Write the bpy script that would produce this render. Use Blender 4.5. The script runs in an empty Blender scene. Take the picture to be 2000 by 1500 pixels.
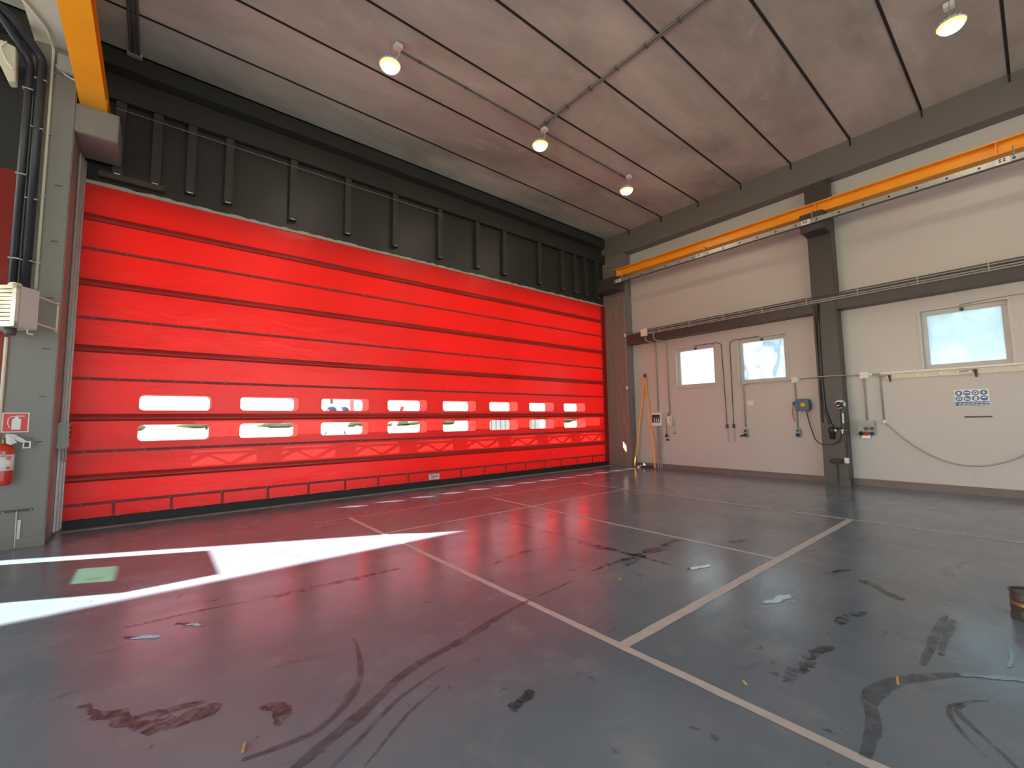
import bpy, bmesh, math, random
from mathutils import Vector, Matrix
random.seed(7)
C = bpy.context.scene.collection
SC = bpy.context.scene

# ------------------------------------------------------------------ camera
F_PX = 850.18
yaw, pitch, roll = math.radians(39.43), math.radians(4.7625), math.radians(-0.8158)
fwd0 = Vector((math.sin(yaw), math.cos(yaw), 0)); right0 = Vector((math.cos(yaw), -math.sin(yaw), 0))
fwd = fwd0 * math.cos(pitch) + Vector((0, 0, 1)) * math.sin(pitch)
up0 = right0.cross(fwd)
right = right0 * math.cos(roll) + up0 * math.sin(roll)
up = up0 * math.cos(roll) - right0 * math.sin(roll)
cd = bpy.data.cameras.new('camera'); cam = bpy.data.objects.new('camera', cd); C.objects.link(cam)
mw = Matrix((right, up, -fwd)).transposed().to_4x4(); mw.translation = Vector((0, 0, 1.55))
cam.matrix_world = mw
cd.sensor_width = 36; cd.lens = F_PX * 36 / 2000; cd.clip_end = 2000
SC.camera = cam

# ------------------------------------------------------------------ sky, sun, exposure
SUN_DIR = Vector((6.05, -3.09, -3.86)).normalized()
wd = bpy.data.worlds.new('sky'); SC.world = wd; wd.use_nodes = True
wn = wd.node_tree; bg = wn.nodes['Background']
sky = wn.nodes.new('ShaderNodeTexSky'); sky.sky_type = 'NISHITA'; sky.sun_disc = False
sky.sun_elevation = math.radians(29.6); sky.sun_rotation = math.atan2(-SUN_DIR.x, -SUN_DIR.y)
sky.dust_density = 1.2; sky.air_density = 1.0
hz_ = wn.nodes.new('ShaderNodeMix'); hz_.data_type = 'RGBA'; hz_.inputs[0].default_value = 0.5     # bright milky haze over the blue
wn.links.new(sky.outputs[0], hz_.inputs[6]); hz_.inputs[7].default_value = (3.0, 3.05, 3.1, 1)
wn.links.new(hz_.outputs[2], bg.inputs[0]); bg.inputs[1].default_value = 0.95
sd = bpy.data.lights.new('sun', 'SUN'); sun = bpy.data.objects.new('sun', sd); C.objects.link(sun)
sd.energy = 46; sd.angle = math.radians(0.55); sd.color = (1.0, 0.95, 0.86)
sun.rotation_euler = SUN_DIR.to_track_quat('-Z', 'Y').to_euler(); sun.location = (-20, 20, 20)
LAMP = 130.0
SC.view_settings.view_transform = 'Standard'; SC.view_settings.look = 'None'
SC.view_settings.gamma = 1; SC.view_settings.use_curve_mapping = False
SC.view_settings.exposure = 0.0

# ------------------------------------------------------------------ materials
def nodes(name):
    m = bpy.data.materials.new(name); m.use_nodes = True
    nt = m.node_tree; return m, nt, nt.nodes, nt.links, nt.nodes['Principled BSDF']
def M(name, col, rough=0.5, metal=0.0, var=0.12, scale=4.0, bump=0.0, coat=0.0, stretch=(1, 1, 1), spec=0.5):
    m, nt, N, L, p = nodes(name)
    p.inputs['Roughness'].default_value = rough; p.inputs['Metallic'].default_value = metal
    p.inputs['Coat Weight'].default_value = coat; p.inputs['Specular IOR Level'].default_value = spec
    tc = N.new('ShaderNodeTexCoord'); mp = N.new('ShaderNodeMapping'); mp.inputs['Scale'].default_value = stretch
    nz = N.new('ShaderNodeTexNoise'); nz.inputs['Scale'].default_value = scale; nz.inputs['Detail'].default_value = 5
    L.new(tc.outputs['Object'], mp.inputs[0]); L.new(mp.outputs[0], nz.inputs['Vector'])
    mx = N.new('ShaderNodeMix'); mx.data_type = 'RGBA'
    c = Vector(col)
    mx.inputs[6].default_value = (*(c * (1 - var)), 1); mx.inputs[7].default_value = (*(min(1, v * (1 + var)) for v in c), 1)
    L.new(nz.outputs['Fac'], mx.inputs[0]); L.new(mx.outputs[2], p.inputs['Base Color'])
    if bump:
        b = N.new('ShaderNodeBump'); b.inputs['Strength'].default_value = bump; b.inputs['Distance'].default_value = 0.02
        L.new(nz.outputs['Fac'], b.inputs['Height']); L.new(b.outputs[0], p.inputs['Normal'])
    return m
def world_noise(N, L, scale, detail=5, stretch=(1, 1, 1), rough=0.55, dist=0.0):
    g = N.new('ShaderNodeNewGeometry'); mp = N.new('ShaderNodeMapping'); mp.inputs['Scale'].default_value = stretch
    nz = N.new('ShaderNodeTexNoise'); nz.inputs['Scale'].default_value = scale; nz.inputs['Detail'].default_value = detail
    nz.inputs['Roughness'].default_value = rough; nz.inputs['Distortion'].default_value = dist
    L.new(g.outputs['Position'], mp.inputs[0]); L.new(mp.outputs[0], nz.inputs['Vector']); return nz.outputs['Fac']
def ramp(N, L, src, a, b, ca=0.0, cb=1.0):
    r = N.new('ShaderNodeMapRange'); r.inputs[1].default_value = a; r.inputs[2].default_value = b
    r.inputs[3].default_value = ca; r.inputs[4].default_value = cb; L.new(src, r.inputs[0]); return r.outputs[0]
def mixc(N, L, f, a, b):
    mx = N.new('ShaderNodeMix'); mx.data_type = 'RGBA'
    for v, i in ((a, 6), (b, 7)):
        if isinstance(v, tuple): mx.inputs[i].default_value = (*v, 1)
        else: L.new(v, mx.inputs[i])
    if isinstance(f, float): mx.inputs[0].default_value = f
    else: L.new(f, mx.inputs[0])
    return mx.outputs[2]

def floor_mat():
    m, nt, N, L, p = nodes('epoxy_floor')
    big = world_noise(N, L, 0.55, 6); mid = world_noise(N, L, 2.6, 8, rough=0.65); fine = world_noise(N, L, 22, 5)
    strk = world_noise(N, L, 1.4, 8, (0.8, 2.6, 1), rough=0.7, dist=0.9)
    spot = world_noise(N, L, 5.5, 7, (1, 1, 1), rough=0.6, dist=0.8)
    c = mixc(N, L, ramp(N, L, big, 0.35, 0.68), (0.122, 0.165, 0.212), (0.19, 0.238, 0.288))
    c = mixc(N, L, ramp(N, L, mid, 0.54, 0.74, 0, 0.5), c, (0.27, 0.295, 0.31))
    dark = ramp(N, L, strk, 0.60, 0.67, 0, 0.36)
    c = mixc(N, L, dark, c, (0.040, 0.036, 0.036))
    sp = ramp(N, L, spot, 0.665, 0.69, 0, 0.5)
    c = mixc(N, L, sp, c, (0.045, 0.045, 0.05))
    L.new(c, p.inputs['Base Color'])
    r1 = ramp(N, L, mid, 0.35, 0.75, 0.11, 0.25)
    wet = ramp(N, L, spot, 0.65, 0.69, 0, 1)
    r = N.new('ShaderNodeMix'); r.data_type = 'FLOAT'; L.new(wet, r.inputs[0]); L.new(r1, r.inputs[2]); r.inputs[3].default_value = 0.06
    L.new(r.outputs[0], p.inputs['Roughness']); p.inputs['IOR'].default_value = 1.43
    b = N.new('ShaderNodeBump'); b.inputs['Strength'].default_value = 0.10; b.inputs['Distance'].default_value = 0.01
    L.new(fine, b.inputs['Height'])
    b2 = N.new('ShaderNodeBump'); b2.inputs['Strength'].default_value = 0.10; b2.inputs['Distance'].default_value = 0.03
    L.new(strk, b2.inputs['Height']); L.new(b.outputs[0], b2.inputs['Normal']); L.new(b2.outputs[0], p.inputs['Normal'])
    return m
def ceil_mat():
    m, nt, N, L, p = nodes('ceiling_concrete')
    a = world_noise(N, L, 0.5, 7, (0.6, 1.2, 1), rough=0.6, dist=0.6); b = world_noise(N, L, 1.9, 6, (0.7, 1.3, 1), dist=0.4)
    c = mixc(N, L, ramp(N, L, a, 0.34, 0.68), (0.31, 0.287, 0.242), (0.60, 0.555, 0.475))
    c = mixc(N, L, ramp(N, L, b, 0.62, 0.76, 0, 0.5), c, (0.68, 0.63, 0.55))
    L.new(c, p.inputs['Base Color']); p.inputs['Roughness'].default_value = 0.8
    return m
def wall_mat(name, col, dirt):
    m, nt, N, L, p = nodes(name)
    a = world_noise(N, L, 0.8, 6, (1, 0.6, 1.0)); b = world_noise(N, L, 3.2, 7, (1, 3.2, 0.35), rough=0.65)
    c = mixc(N, L, ramp(N, L, a, 0.35, 0.7, 0, 0.5), col, tuple(v * 0.90 for v in col))
    c = mixc(N, L, ramp(N, L, b, 0.64, 0.80, 0, 0.55), c, dirt)
    L.new(c, p.inputs['Base Color']); p.inputs['Roughness'].default_value = 0.42
    return m
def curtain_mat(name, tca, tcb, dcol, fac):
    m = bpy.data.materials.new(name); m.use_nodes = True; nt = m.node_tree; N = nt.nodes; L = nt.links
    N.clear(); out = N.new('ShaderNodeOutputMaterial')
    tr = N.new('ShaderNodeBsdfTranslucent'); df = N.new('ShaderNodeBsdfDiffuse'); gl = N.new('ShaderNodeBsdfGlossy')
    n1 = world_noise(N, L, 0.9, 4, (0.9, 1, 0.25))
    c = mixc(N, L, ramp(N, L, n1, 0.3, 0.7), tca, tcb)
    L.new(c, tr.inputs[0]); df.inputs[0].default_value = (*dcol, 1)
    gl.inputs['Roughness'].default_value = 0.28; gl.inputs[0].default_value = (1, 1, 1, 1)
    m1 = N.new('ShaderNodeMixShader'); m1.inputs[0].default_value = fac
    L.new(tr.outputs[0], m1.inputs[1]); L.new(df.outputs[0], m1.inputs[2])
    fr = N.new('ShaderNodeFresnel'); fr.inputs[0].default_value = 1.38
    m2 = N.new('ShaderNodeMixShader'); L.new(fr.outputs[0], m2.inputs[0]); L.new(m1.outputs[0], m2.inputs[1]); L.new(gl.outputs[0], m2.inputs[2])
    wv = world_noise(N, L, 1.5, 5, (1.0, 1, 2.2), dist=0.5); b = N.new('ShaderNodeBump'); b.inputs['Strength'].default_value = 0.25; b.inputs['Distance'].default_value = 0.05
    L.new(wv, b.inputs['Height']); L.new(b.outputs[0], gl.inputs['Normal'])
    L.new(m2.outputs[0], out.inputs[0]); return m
def clear_mat():
    m = bpy.data.materials.new('clear_pvc'); m.use_nodes = True; nt = m.node_tree; N = nt.nodes; L = nt.links
    N.clear(); out = N.new('ShaderNodeOutputMaterial'); t = N.new('ShaderNodeBsdfTransparent'); g = N.new('ShaderNodeBsdfGlossy')
    t.inputs[0].default_value = (0.72, 0.74, 0.74, 1); g.inputs['Roughness'].default_value = 0.08
    fr = N.new('ShaderNodeFresnel'); fr.inputs[0].default_value = 1.3; mx = N.new('ShaderNodeMixShader')
    L.new(fr.outputs[0], mx.inputs[0]); L.new(t.outputs[0], mx.inputs[1]); L.new(g.outputs[0], mx.inputs[2]); L.new(mx.outputs[0], out.inputs[0])
    return m
def glass_mat(name, col):
    m = clear_mat(); m.name = name
    for n in m.node_tree.nodes:
        if n.type == 'BSDF_TRANSPARENT': n.inputs[0].default_value = (*col, 1)
    return m
def frost_mat(name, ca, cb, a, b):
    m = bpy.data.materials.new(name); m.use_nodes = True; nt = m.node_tree; N = nt.nodes; L = nt.links
    N.clear(); out = N.new('ShaderNodeOutputMaterial'); t = N.new('ShaderNodeBsdfTranslucent'); g = N.new('ShaderNodeBsdfGlossy')
    g.inputs['Roughness'].default_value = 0.15
    n = world_noise(N, L, 1.7, 3, (1, 1.3, 0.8), dist=1.2)
    c = mixc(N, L, ramp(N, L, n, a, b), ca, cb); L.new(c, t.inputs[0])
    mx = N.new('ShaderNodeMixShader'); mx.inputs[0].default_value = 0.05
    L.new(t.outputs[0], mx.inputs[1]); L.new(g.outputs[0], mx.inputs[2]); L.new(mx.outputs[0], out.inputs[0]); return m
def stain_mat(name, col, rough, scale, lo, hi, amax):
    m, nt, N, L, p = nodes(name)
    p.inputs['Base Color'].default_value = (*col, 1); p.inputs['Roughness'].default_value = rough
    n = world_noise(N, L, scale, 7, rough=0.68, dist=0.7); a = ramp(N, L, n, lo, hi, 0, amax)
    L.new(a, p.inputs['Alpha']); return m
def emit_mat(name, col, s):
    m = bpy.data.materials.new(name); m.use_nodes = True; nt = m.node_tree; N = nt.nodes; N.clear()
    out = N.new('ShaderNodeOutputMaterial'); e = N.new('ShaderNodeEmission'); e.inputs[0].default_value = (*col, 1); e.inputs[1].default_value = s
    nt.links.new(e.outputs[0], out.inputs[0]); return m

m_floor = floor_mat(); m_ceil = ceil_mat()
m_wall = wall_mat('white_panel', (0.53, 0.505, 0.48), (0.42, 0.39, 0.36))
m_grey = wall_mat('grey_concrete', (0.054, 0.048, 0.045), (0.042, 0.038, 0.035))
m_lcol = wall_mat('column_concrete', (0.225, 0.215, 0.195), (0.17, 0.16, 0.145))
m_upper = wall_mat('dark_lintel', (0.027, 0.0255, 0.022), (0.05, 0.046, 0.038))
m_lbeam = wall_mat('bounce_lit_concrete', (0.60, 0.55, 0.46), (0.46, 0.42, 0.35))  # pale base colour stands in for light bounced up from the sun patch
m_post = M('post_paint', (0.034, 0.033, 0.029), 0.5)
m_rbeam = wall_mat('beam_concrete', (0.155, 0.140, 0.122), (0.12, 0.11, 0.095))
m_jamb = M('shuttered_concrete', (0.21, 0.165, 0.145), 0.7, var=0.45, scale=3, stretch=(1, 9, 0.5), bump=0.2)
m_joint = M('joint_black', (0.012, 0.011, 0.010), 0.7)
m_roof = M('roof_slab', (0.2, 0.2, 0.2), 0.9)
m_skirt = M('skirting_paint', (0.17, 0.135, 0.120), 0.5, var=0.2, scale=5)
m_orange = M('crane_orange', (0.90, 0.36, 0.012), 0.38, var=0.08, scale=2)
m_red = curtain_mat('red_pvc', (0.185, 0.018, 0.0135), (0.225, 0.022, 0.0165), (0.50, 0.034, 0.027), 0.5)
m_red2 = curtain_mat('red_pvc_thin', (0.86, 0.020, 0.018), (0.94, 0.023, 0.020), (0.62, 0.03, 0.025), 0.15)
m_red3 = curtain_mat('red_pvc_pocket', (0.40, 0.035, 0.03), (0.46, 0.04, 0.035), (0.50, 0.05, 0.04), 0.4)
m_clear = clear_mat(); m_frost = [frost_mat('frosted_plain', (0.86, 0.89, 0.90), (0.80, 0.84, 0.86), 0.4, 0.6), frost_mat('frosted_smeared', (0.80, 0.85, 0.88), (0.50, 0.58, 0.65), 0.44, 0.62), frost_mat('frosted_bluish', (0.66, 0.75, 0.79), (0.58, 0.67, 0.72), 0.4, 0.62)]
m_green = glass_mat('green_glass', (0.35, 0.60, 0.45))
m_bar = M('wind_bar_webbing', (0.24, 0.026, 0.028), 0.6, var=0.2)
m_tube = M('tube_steel', (0.06, 0.045, 0.05), 0.5)
m_rubber = M('black_rubber', (0.012, 0.012, 0.013), 0.6)
m_alu = M('aluminium', (0.45, 0.45, 0.44), 0.38, 0.7, var=0.1)
m_galv = M('galvanised_steel', (0.42, 0.42, 0.40), 0.4, 0.6, var=0.25, scale=15)
m_dsteel = M('dark_steel', (0.075, 0.072, 0.066), 0.55, 0.2)
m_pvcg = M('conduit_grey', (0.36, 0.34, 0.315), 0.5)
m_cmid = M('conduit_mid', (0.20, 0.18, 0.16), 0.5)
m_cdark = M('conduit_dark', (0.10, 0.095, 0.09), 0.5)
m_white = M('white_plastic', (0.74, 0.73, 0.70), 0.35, var=0.05)
m_frame = M('window_paint', (0.54, 0.52, 0.50), 0.4, var=0.06)
m_cream = M('cream_enamel', (0.66, 0.62, 0.49), 0.4, var=0.06)
m_grey2 = M('grey_plastic', (0.33, 0.35, 0.33), 0.4, var=0.06)
m_black = M('black_plastic', (0.02, 0.02, 0.022), 0.4)
m_pipe = M('black_pipe', (0.022, 0.026, 0.034), 0.35)
m_blue = M('blue_plastic', (0.025, 0.08, 0.16), 0.35)
m_signblue = M('sign_blue', (0.02, 0.11, 0.30), 0.4, var=0.05)
m_signwhite = M('sign_white', (0.78, 0.80, 0.80), 0.4, var=0.03)
m_signred = M('sign_red', (0.72, 0.05, 0.045), 0.4, var=0.05)
m_yellow = M('yellow_plastic', (0.72, 0.42, 0.03), 0.4)
m_plugred = M('plug_red', (0.6, 0.03, 0.03), 0.4)
m_extred = M('extinguisher_red', (0.55, 0.03, 0.022), 0.25, coat=0.4, var=0.04)
m_brass = M('dull_brass', (0.28, 0.22, 0.12), 0.4, 0.8, var=0.3, scale=12)
m_rust = M('rusty_iron', (0.085, 0.055, 0.045), 0.7, 0.3, var=0.4, scale=20)
m_drum = M('weathered_metal', (0.085, 0.08, 0.075), 0.45, 0.5, var=0.45, scale=25)
m_line = M('line_paint', (0.50, 0.48, 0.47), 0.4, var=0.2, scale=9)
m_sill = M('sill_concrete', (0.30, 0.27, 0.23), 0.75, var=0.25, scale=5, bump=0.2)
m_stain = stain_mat('oil_stain', (0.045, 0.042, 0.042), 0.15, 13, 0.40, 0.58, 0.62)
m_tyre = stain_mat('tyre_rubber_mark', (0.055, 0.060, 0.068), 0.28, 9, 0.28, 0.70, 0.62)
m_wet = M('standing_water', (0.085, 0.095, 0.11), 0.02, var=0.05, spec=0.8)
m_mortar = M('lime_mortar', (0.42, 0.38, 0.34), 0.8, var=0.25, scale=12)
m_lens = emit_mat('lamp_lens', (1.0, 0.85, 0.62), LAMP)
m_rim = emit_mat('lamp_rim', (1.0, 0.62, 0.20), 2.2)
m_straw = M('straw', (0.5, 0.36, 0.12), 0.7)
m_screen = M('dark_display', (0.018, 0.02, 0.035), 0.12)
m_paper = M('paper_tag', (0.72, 0.72, 0.70), 0.6)
m_apron = M('apron_concrete', (0.45, 0.44, 0.41), 0.85, var=0.12, scale=0.6)
m_field = M('dry_grass', (0.36, 0.33, 0.16), 0.95, var=0.25, scale=0.2)
m_leaf = M('tree_leaves', (0.19, 0.235, 0.14), 0.8, var=0.5, scale=2.5)  # olive lightened to stand in for distance haze
m_bark = M('tree_bark', (0.10, 0.07, 0.05), 0.9)
m_heliw = M('aircraft_white', (0.75, 0.75, 0.74), 0.3, var=0.03)
m_glassd = M('dark_glass', (0.03, 0.035, 0.06), 0.1)

# ------------------------------------------------------------------ mesh helpers
WL = {}                                          # world location of every object we made
class MB:
    def __init__(s): s.v = []; s.f = []
    def add(s, vs, fs):
        o = len(s.v); s.v += [Vector(v) for v in vs]; s.f += [tuple(i + o for i in f) for f in fs]; return s
    def box(s, x0, x1, y0, y1, z0, z1):
        x0, x1 = sorted((x0, x1)); y0, y1 = sorted((y0, y1)); z0, z1 = sorted((z0, z1))
        return s.add([(x0, y0, z0), (x1, y0, z0), (x1, y1, z0), (x0, y1, z0), (x0, y0, z1), (x1, y0, z1), (x1, y1, z1), (x0, y1, z1)],
                     [(0, 3, 2, 1), (4, 5, 6, 7), (0, 1, 5, 4), (1, 2, 6, 5), (2, 3, 7, 6), (3, 0, 4, 7)])
    def obox(s, c, ax, ay, az, hx, hy, hz):      # oriented box
        c, ax, ay, az = map(Vector, (c, ax, ay, az)); vs = []
        for k in (-1, 1):
            for (i, j) in ((-1, -1), (1, -1), (1, 1), (-1, 1)): vs.append(c + ax * (i * hx) + ay * (j * hy) + az * (k * hz))
        return s.add(vs, [(0, 3, 2, 1), (4, 5, 6, 7), (0, 1, 5, 4), (1, 2, 6, 5), (2, 3, 7, 6), (3, 0, 4, 7)])
    def prism(s, prof, axis, a, b):              # profile of 2-tuples swept along axis
        n = len(prof)
        def P(q, t):
            return {'x': (t, q[0], q[1]), 'y': (q[0], t, q[1]), 'z': (q[0], q[1], t)}[axis]
        vs = [P(q, a) for q in prof] + [P(q, b) for q in prof]
        fs = [tuple(range(n)), tuple(range(2 * n - 1, n - 1, -1))] + [(i, i + n, (i + 1) % n + n, (i + 1) % n) for i in range(n)]
        return s.add(vs, fs)
    def tube(s, pts, r, n=8, caps=True):
        pts = [Vector(p) for p in pts]; rs = r if isinstance(r, (list, tuple)) else [r] * len(pts)
        T = [(pts[min(i + 1, len(pts) - 1)] - pts[max(i - 1, 0)]).normalized() for i in range(len(pts))]
        u = T[0].orthogonal().normalized(); vs = []; fs = []
        for i, p in enumerate(pts):
            u = (u - T[i] * u.dot(T[i])); u = u.normalized() if u.length > 1e-6 else T[i].orthogonal().normalized()
            w = T[i].cross(u)
            for k in range(n):
                a = 2 * math.pi * k / n; vs.append(p + (u * math.cos(a) + w * math.sin(a)) * rs[i])
        for i in range(len(pts) - 1):
            for k in range(n):
                k2 = (k + 1) % n; fs.append((i * n + k, i * n + k2, (i + 1) * n + k2, (i + 1) * n + k))
        if caps: fs += [tuple(range(n - 1, -1, -1)), tuple((len(pts) - 1) * n + k for k in range(n))]
        return s.add(vs, fs)
    def lathe(s, c, axis, prof, n=20):           # prof: (radius, distance along axis)
        c, axis = Vector(c), Vector(axis).normalized()
        return s.tube([c + axis * (h + 1e-5 * i) for i, (r, h) in enumerate(prof)], [max(r, 1e-4) for r, h in prof], n) if False else s._lathe(c, axis, prof, n)
    def _lathe(s, c, axis, prof, n):
        u = axis.orthogonal().normalized(); w = axis.cross(u); vs = []; fs = []
        for r, h in prof:
            for k in range(n):
                a = 2 * math.pi * k / n; vs.append(c + axis * h + (u * math.cos(a) + w * math.sin(a)) * r)
        for i in range(len(prof) - 1):
            for k in range(n):
                k2 = (k + 1) % n; fs.append((i * n + k, i * n + k2, (i + 1) * n + k2, (i + 1) * n + k))
        fs += [tuple(range(n - 1, -1, -1)), tuple((len(prof) - 1) * n + k for k in range(n))]
        return s.add(vs, fs)
    def ball(s, c, r, n=8, m=5):
        rx, ry, rz = r if isinstance(r, tuple) else (r, r, r); vs = []; fs = []
        for i in range(m + 1):
            th = math.pi * i / m
            for k in range(n):
                a = 2 * math.pi * k / n
                vs.append((c[0] + rx * math.sin(th) * math.cos(a), c[1] + ry * math.sin(th) * math.sin(a), c[2] + rz * math.cos(th)))
        for i in range(m):
            for k in range(n):
                k2 = (k + 1) % n; fs.append((i * n + k, i * n + k2, (i + 1) * n + k2, (i + 1) * n + k))
        return s.add(vs, fs)
    def poly(s, pts): return s.add(pts, [tuple(range(len(pts)))])
    def build(s, name, mat, parent=None, bevel=0.0, smooth=False, fixn=True):
        me = bpy.data.meshes.new(name); o = bpy.data.objects.new(name, me); C.objects.link(o)
        lo = [min(v[i] for v in s.v) for i in range(3)]; hi = [max(v[i] for v in s.v) for i in range(3)]
        org = Vector(((lo[0] + hi[0]) / 2, (lo[1] + hi[1]) / 2, lo[2]))
        me.from_pydata([v - org for v in s.v], [], s.f); me.materials.append(mat)
        bm = bmesh.new(); bm.from_mesh(me)
        bmesh.ops.remove_doubles(bm, verts=bm.verts, dist=1e-6)
        if fixn: bmesh.ops.recalc_face_normals(bm, faces=bm.faces)
        if bevel: bmesh.ops.bevel(bm, geom=list(bm.edges), offset=bevel, segments=2, affect='EDGES', clamp_overlap=True)
        if smooth:
            for f in bm.faces: f.smooth = len(f.verts) == 4
        bm.to_mesh(me); bm.free(); me.update()
        pl = WL[parent.name] if parent else Vector((0, 0, 0))
        o.parent = parent; o.location = org - pl; WL[o.name] = org
        return o
def tag(o, label, cat, group=None, kind=None):
    o['label'] = label; o['category'] = cat
    if group: o['group'] = group
    if kind: o['kind'] = kind
    return o
def thing(name, label, cat, loc, group=None, kind=None):
    o = bpy.data.objects.new(name, None); C.objects.link(o); o.location = loc; o.empty_display_size = 0.2
    WL[o.name] = Vector(loc); return tag(o, label, cat, group, kind)
def stuff(o): o['kind'] = 'stuff'; return o
def arc(pts, r=0.06, n=4):                       # round the corners of a polyline
    pts = [Vector(p) for p in pts]; out = [pts[0]]
    for i in range(1, len(pts) - 1):
        a, b, c = pts[i - 1], pts[i], pts[i + 1]; d1 = (a - b); d2 = (c - b); k = min(r, d1.length * .45, d2.length * .45)
        p, q = b + d1.normalized() * k, b + d2.normalized() * k
        for j in range(n + 1):
            t = j / n; out.append(p * (1 - t) ** 2 + b * 2 * t * (1 - t) + q * t ** 2)
    return out + [pts[-1]]
def sag(a, b, depth, n=14):
    a, b = Vector(a), Vector(b); return [a.lerp(b, i / n) - Vector((0, 0, depth * 4 * (i / n) * (1 - i / n))) for i in range(n + 1)]
def rrect(x0, x1, z0, z1, r, n=5):
    out = []
    for cx, cz, a0 in ((x1 - r, z1 - r, 0), (x0 + r, z1 - r, 90), (x0 + r, z0 + r, 180), (x1 - r, z0 + r, 270)):
        for i in range(n + 1):
            a = math.radians(a0 + 90 * i / n); out.append((cx + r * math.cos(a), cz + r * math.sin(a)))
    return out
def holed_sheet(name, y, outer, holes, mat, parent):
    bm = bmesh.new(); ed = []
    for loop in [outer] + holes:
        vs = [bm.verts.new((p[0], y, p[1])) for p in loop]
        for i in range(len(vs)): ed.append(bm.edges.new((vs[i], vs[(i + 1) % len(vs)])))
    if holes: bmesh.ops.triangle_fill(bm, use_beauty=True, use_dissolve=False, edges=ed)
    else: bm.faces.new(bm.verts)
    for f in bm.faces:
        f.normal_update()
        if f.normal.y > 0: f.normal_flip()
    bm.verts.index_update()
    mb = MB(); mb.add([v.co for v in bm.verts], [tuple(v.index for v in f.verts) for f in bm.faces]); bm.free()
    return mb.build(name, mat, parent, fixn=False)
def struct(mb, name, mat, label, cat, parent=None, bevel=0.0):
    o = mb.build(name, mat, parent, bevel)
    if not parent: tag(o, label, cat, kind='structure')
    return o

XL, XR, YB, YD, ZC = -14.0, 12.25, -10.0, 9.40, 7.78
XF = 11.92                                       # front plane of the columns and beams on the right wall

# ------------------------------------------------------------------ floor and its markings
floor = tag(MB().box(XL, XR + .3, YB, 9.9, -0.2, 0).build('floor', m_floor), 'glossy blue-grey painted concrete floor with white lines and wet stains', 'floor', kind='structure')
def fpart(name, pts, mat, h):
    mb = MB(); n = len(pts); vs = [(x, y, 0.0002) for x, y in pts] + [(x, y, h) for x, y in pts]
    mb.add(vs, [tuple(range(n, 2 * n))] + [(i, (i + 1) % n, (i + 1) % n + n, i + n) for i in range(n)])
    return mb.build(name, mat, floor)
def line(x0, y0, x1, y1, w, mat=m_line, h=0.0018, name='painted_line', jit=0.004, seed=0):
    rnd = random.Random(seed); d = Vector((x1 - x0, y1 - y0)); L_ = d.length; d /= L_; nn = Vector((-d.y, d.x)); k = max(2, int(L_ / 0.12))
    A = []; B = []
    for i in range(k + 1):
        p = Vector((x0, y0)) + d * (L_ * i / k)
        A.append(p + nn * (w / 2 + rnd.uniform(-jit, jit))); B.append(p - nn * (w / 2 + rnd.uniform(-jit, jit)))
    mb = MB()
    for i in range(k):
        q = [A[i], A[i + 1], B[i + 1], B[i]]
        
        mb.add([(p.x, p.y, h) for p in q], [(3, 2, 1, 0)])
    return mb.build(name, mat, floor, fixn=False)
line(2.535, -9, 2.535, 7.3, .065, seed=1); line(5.325, 1.97, 5.325, 7.2, .06, seed=2); line(8.11, -9, 8.11, 7.2, .06, seed=3)
line(2.57, 1.945, 8.08, 1.945, .085, seed=4, h=0.0021); line(2.57, 5.96, 8.08, 5.96, .05, seed=5, h=0.0021)
line(2.0, 7.3, 11.3, 7.3, .03, seed=6, h=0.0021)
for a in ((4.29, 2.6, 4.29, 5.6), (3.5, 3.06, 5.4, 3.06), (-.1, 4.62, 2.1, 4.45)):
    line(*a, .035, m_stain, 0.0012, 'floor_joint', 0.016, seed=hash(a) % 99)
def ribbon(name, pts, w, mat, seed, h=0.0024, jit=0.5, gaps=0.0):
    rnd = random.Random(seed); P = [Vector(p) for p in pts]; Q = []
    for i in range(len(P) - 1):
        a = P[max(i - 1, 0)]; b = P[i]; c = P[i + 1]; d = P[min(i + 2, len(P) - 1)]
        for j in range(10):
            t = j / 10; Q.append(0.5 * ((2 * b) + (c - a) * t + (2 * a - 5 * b + 4 * c - d) * t * t + (3 * b - a - 3 * c + d) * t ** 3))
    Q.append(P[-1]); n = len(Q); mb = MB(); A = []; B = []; wa = wb = 0
    for i in range(n):
        t = (Q[min(i + 1, n - 1)] - Q[max(i - 1, 0)]).normalized(); nn = Vector((-t.y, t.x)); e = math.sin(math.pi * min(1, max(.06, i / (n - 1)))) ** .35
        wa = wa * .78 + rnd.uniform(-jit, jit) * .34; wb = wb * .78 + rnd.uniform(-jit, jit) * .34
        w2 = w * (1.7 if name == 'oil_stain' else 1.0); A.append(Q[i] + nn * w2 / 2 * e * (1 + wa * 1.1)); B.append(Q[i] - nn * w2 / 2 * e * (1 + wb * 1.1))
    for i in range(n - 1):
        if rnd.random() < gaps: continue
        mb.add([(p.x, p.y, h) for p in (A[i], A[i + 1], B[i + 1], B[i])], [(3, 2, 1, 0)])
    return mb.build(name, mat, floor, fixn=False)
ribbon('tyre_mark', [(2.56, .63), (2.84, .65), (3.07, .71), (3.31, .69), (3.54, .59), (3.79, .42)], .085, m_tyre, 1)
ribbon('tyre_mark', [(2.85, .12), (2.99, .19), (3.21, .34), (3.31, .40), (3.45, .37), (3.56, .30)], .025, m_tyre, 2)
ribbon('tyre_mark', [(2.97, .28), (3.16, .39), (3.32, .43), (3.46, .375)], .022, m_tyre, 3)
ribbon('tyre_mark', [(.3, 2.1), (.59, 2.27), (.9, 2.41), (1.3, 2.63), (1.81, 2.75), (2.34, 2.89), (3.2, 3.0)], .07, m_tyre, 4)
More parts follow.
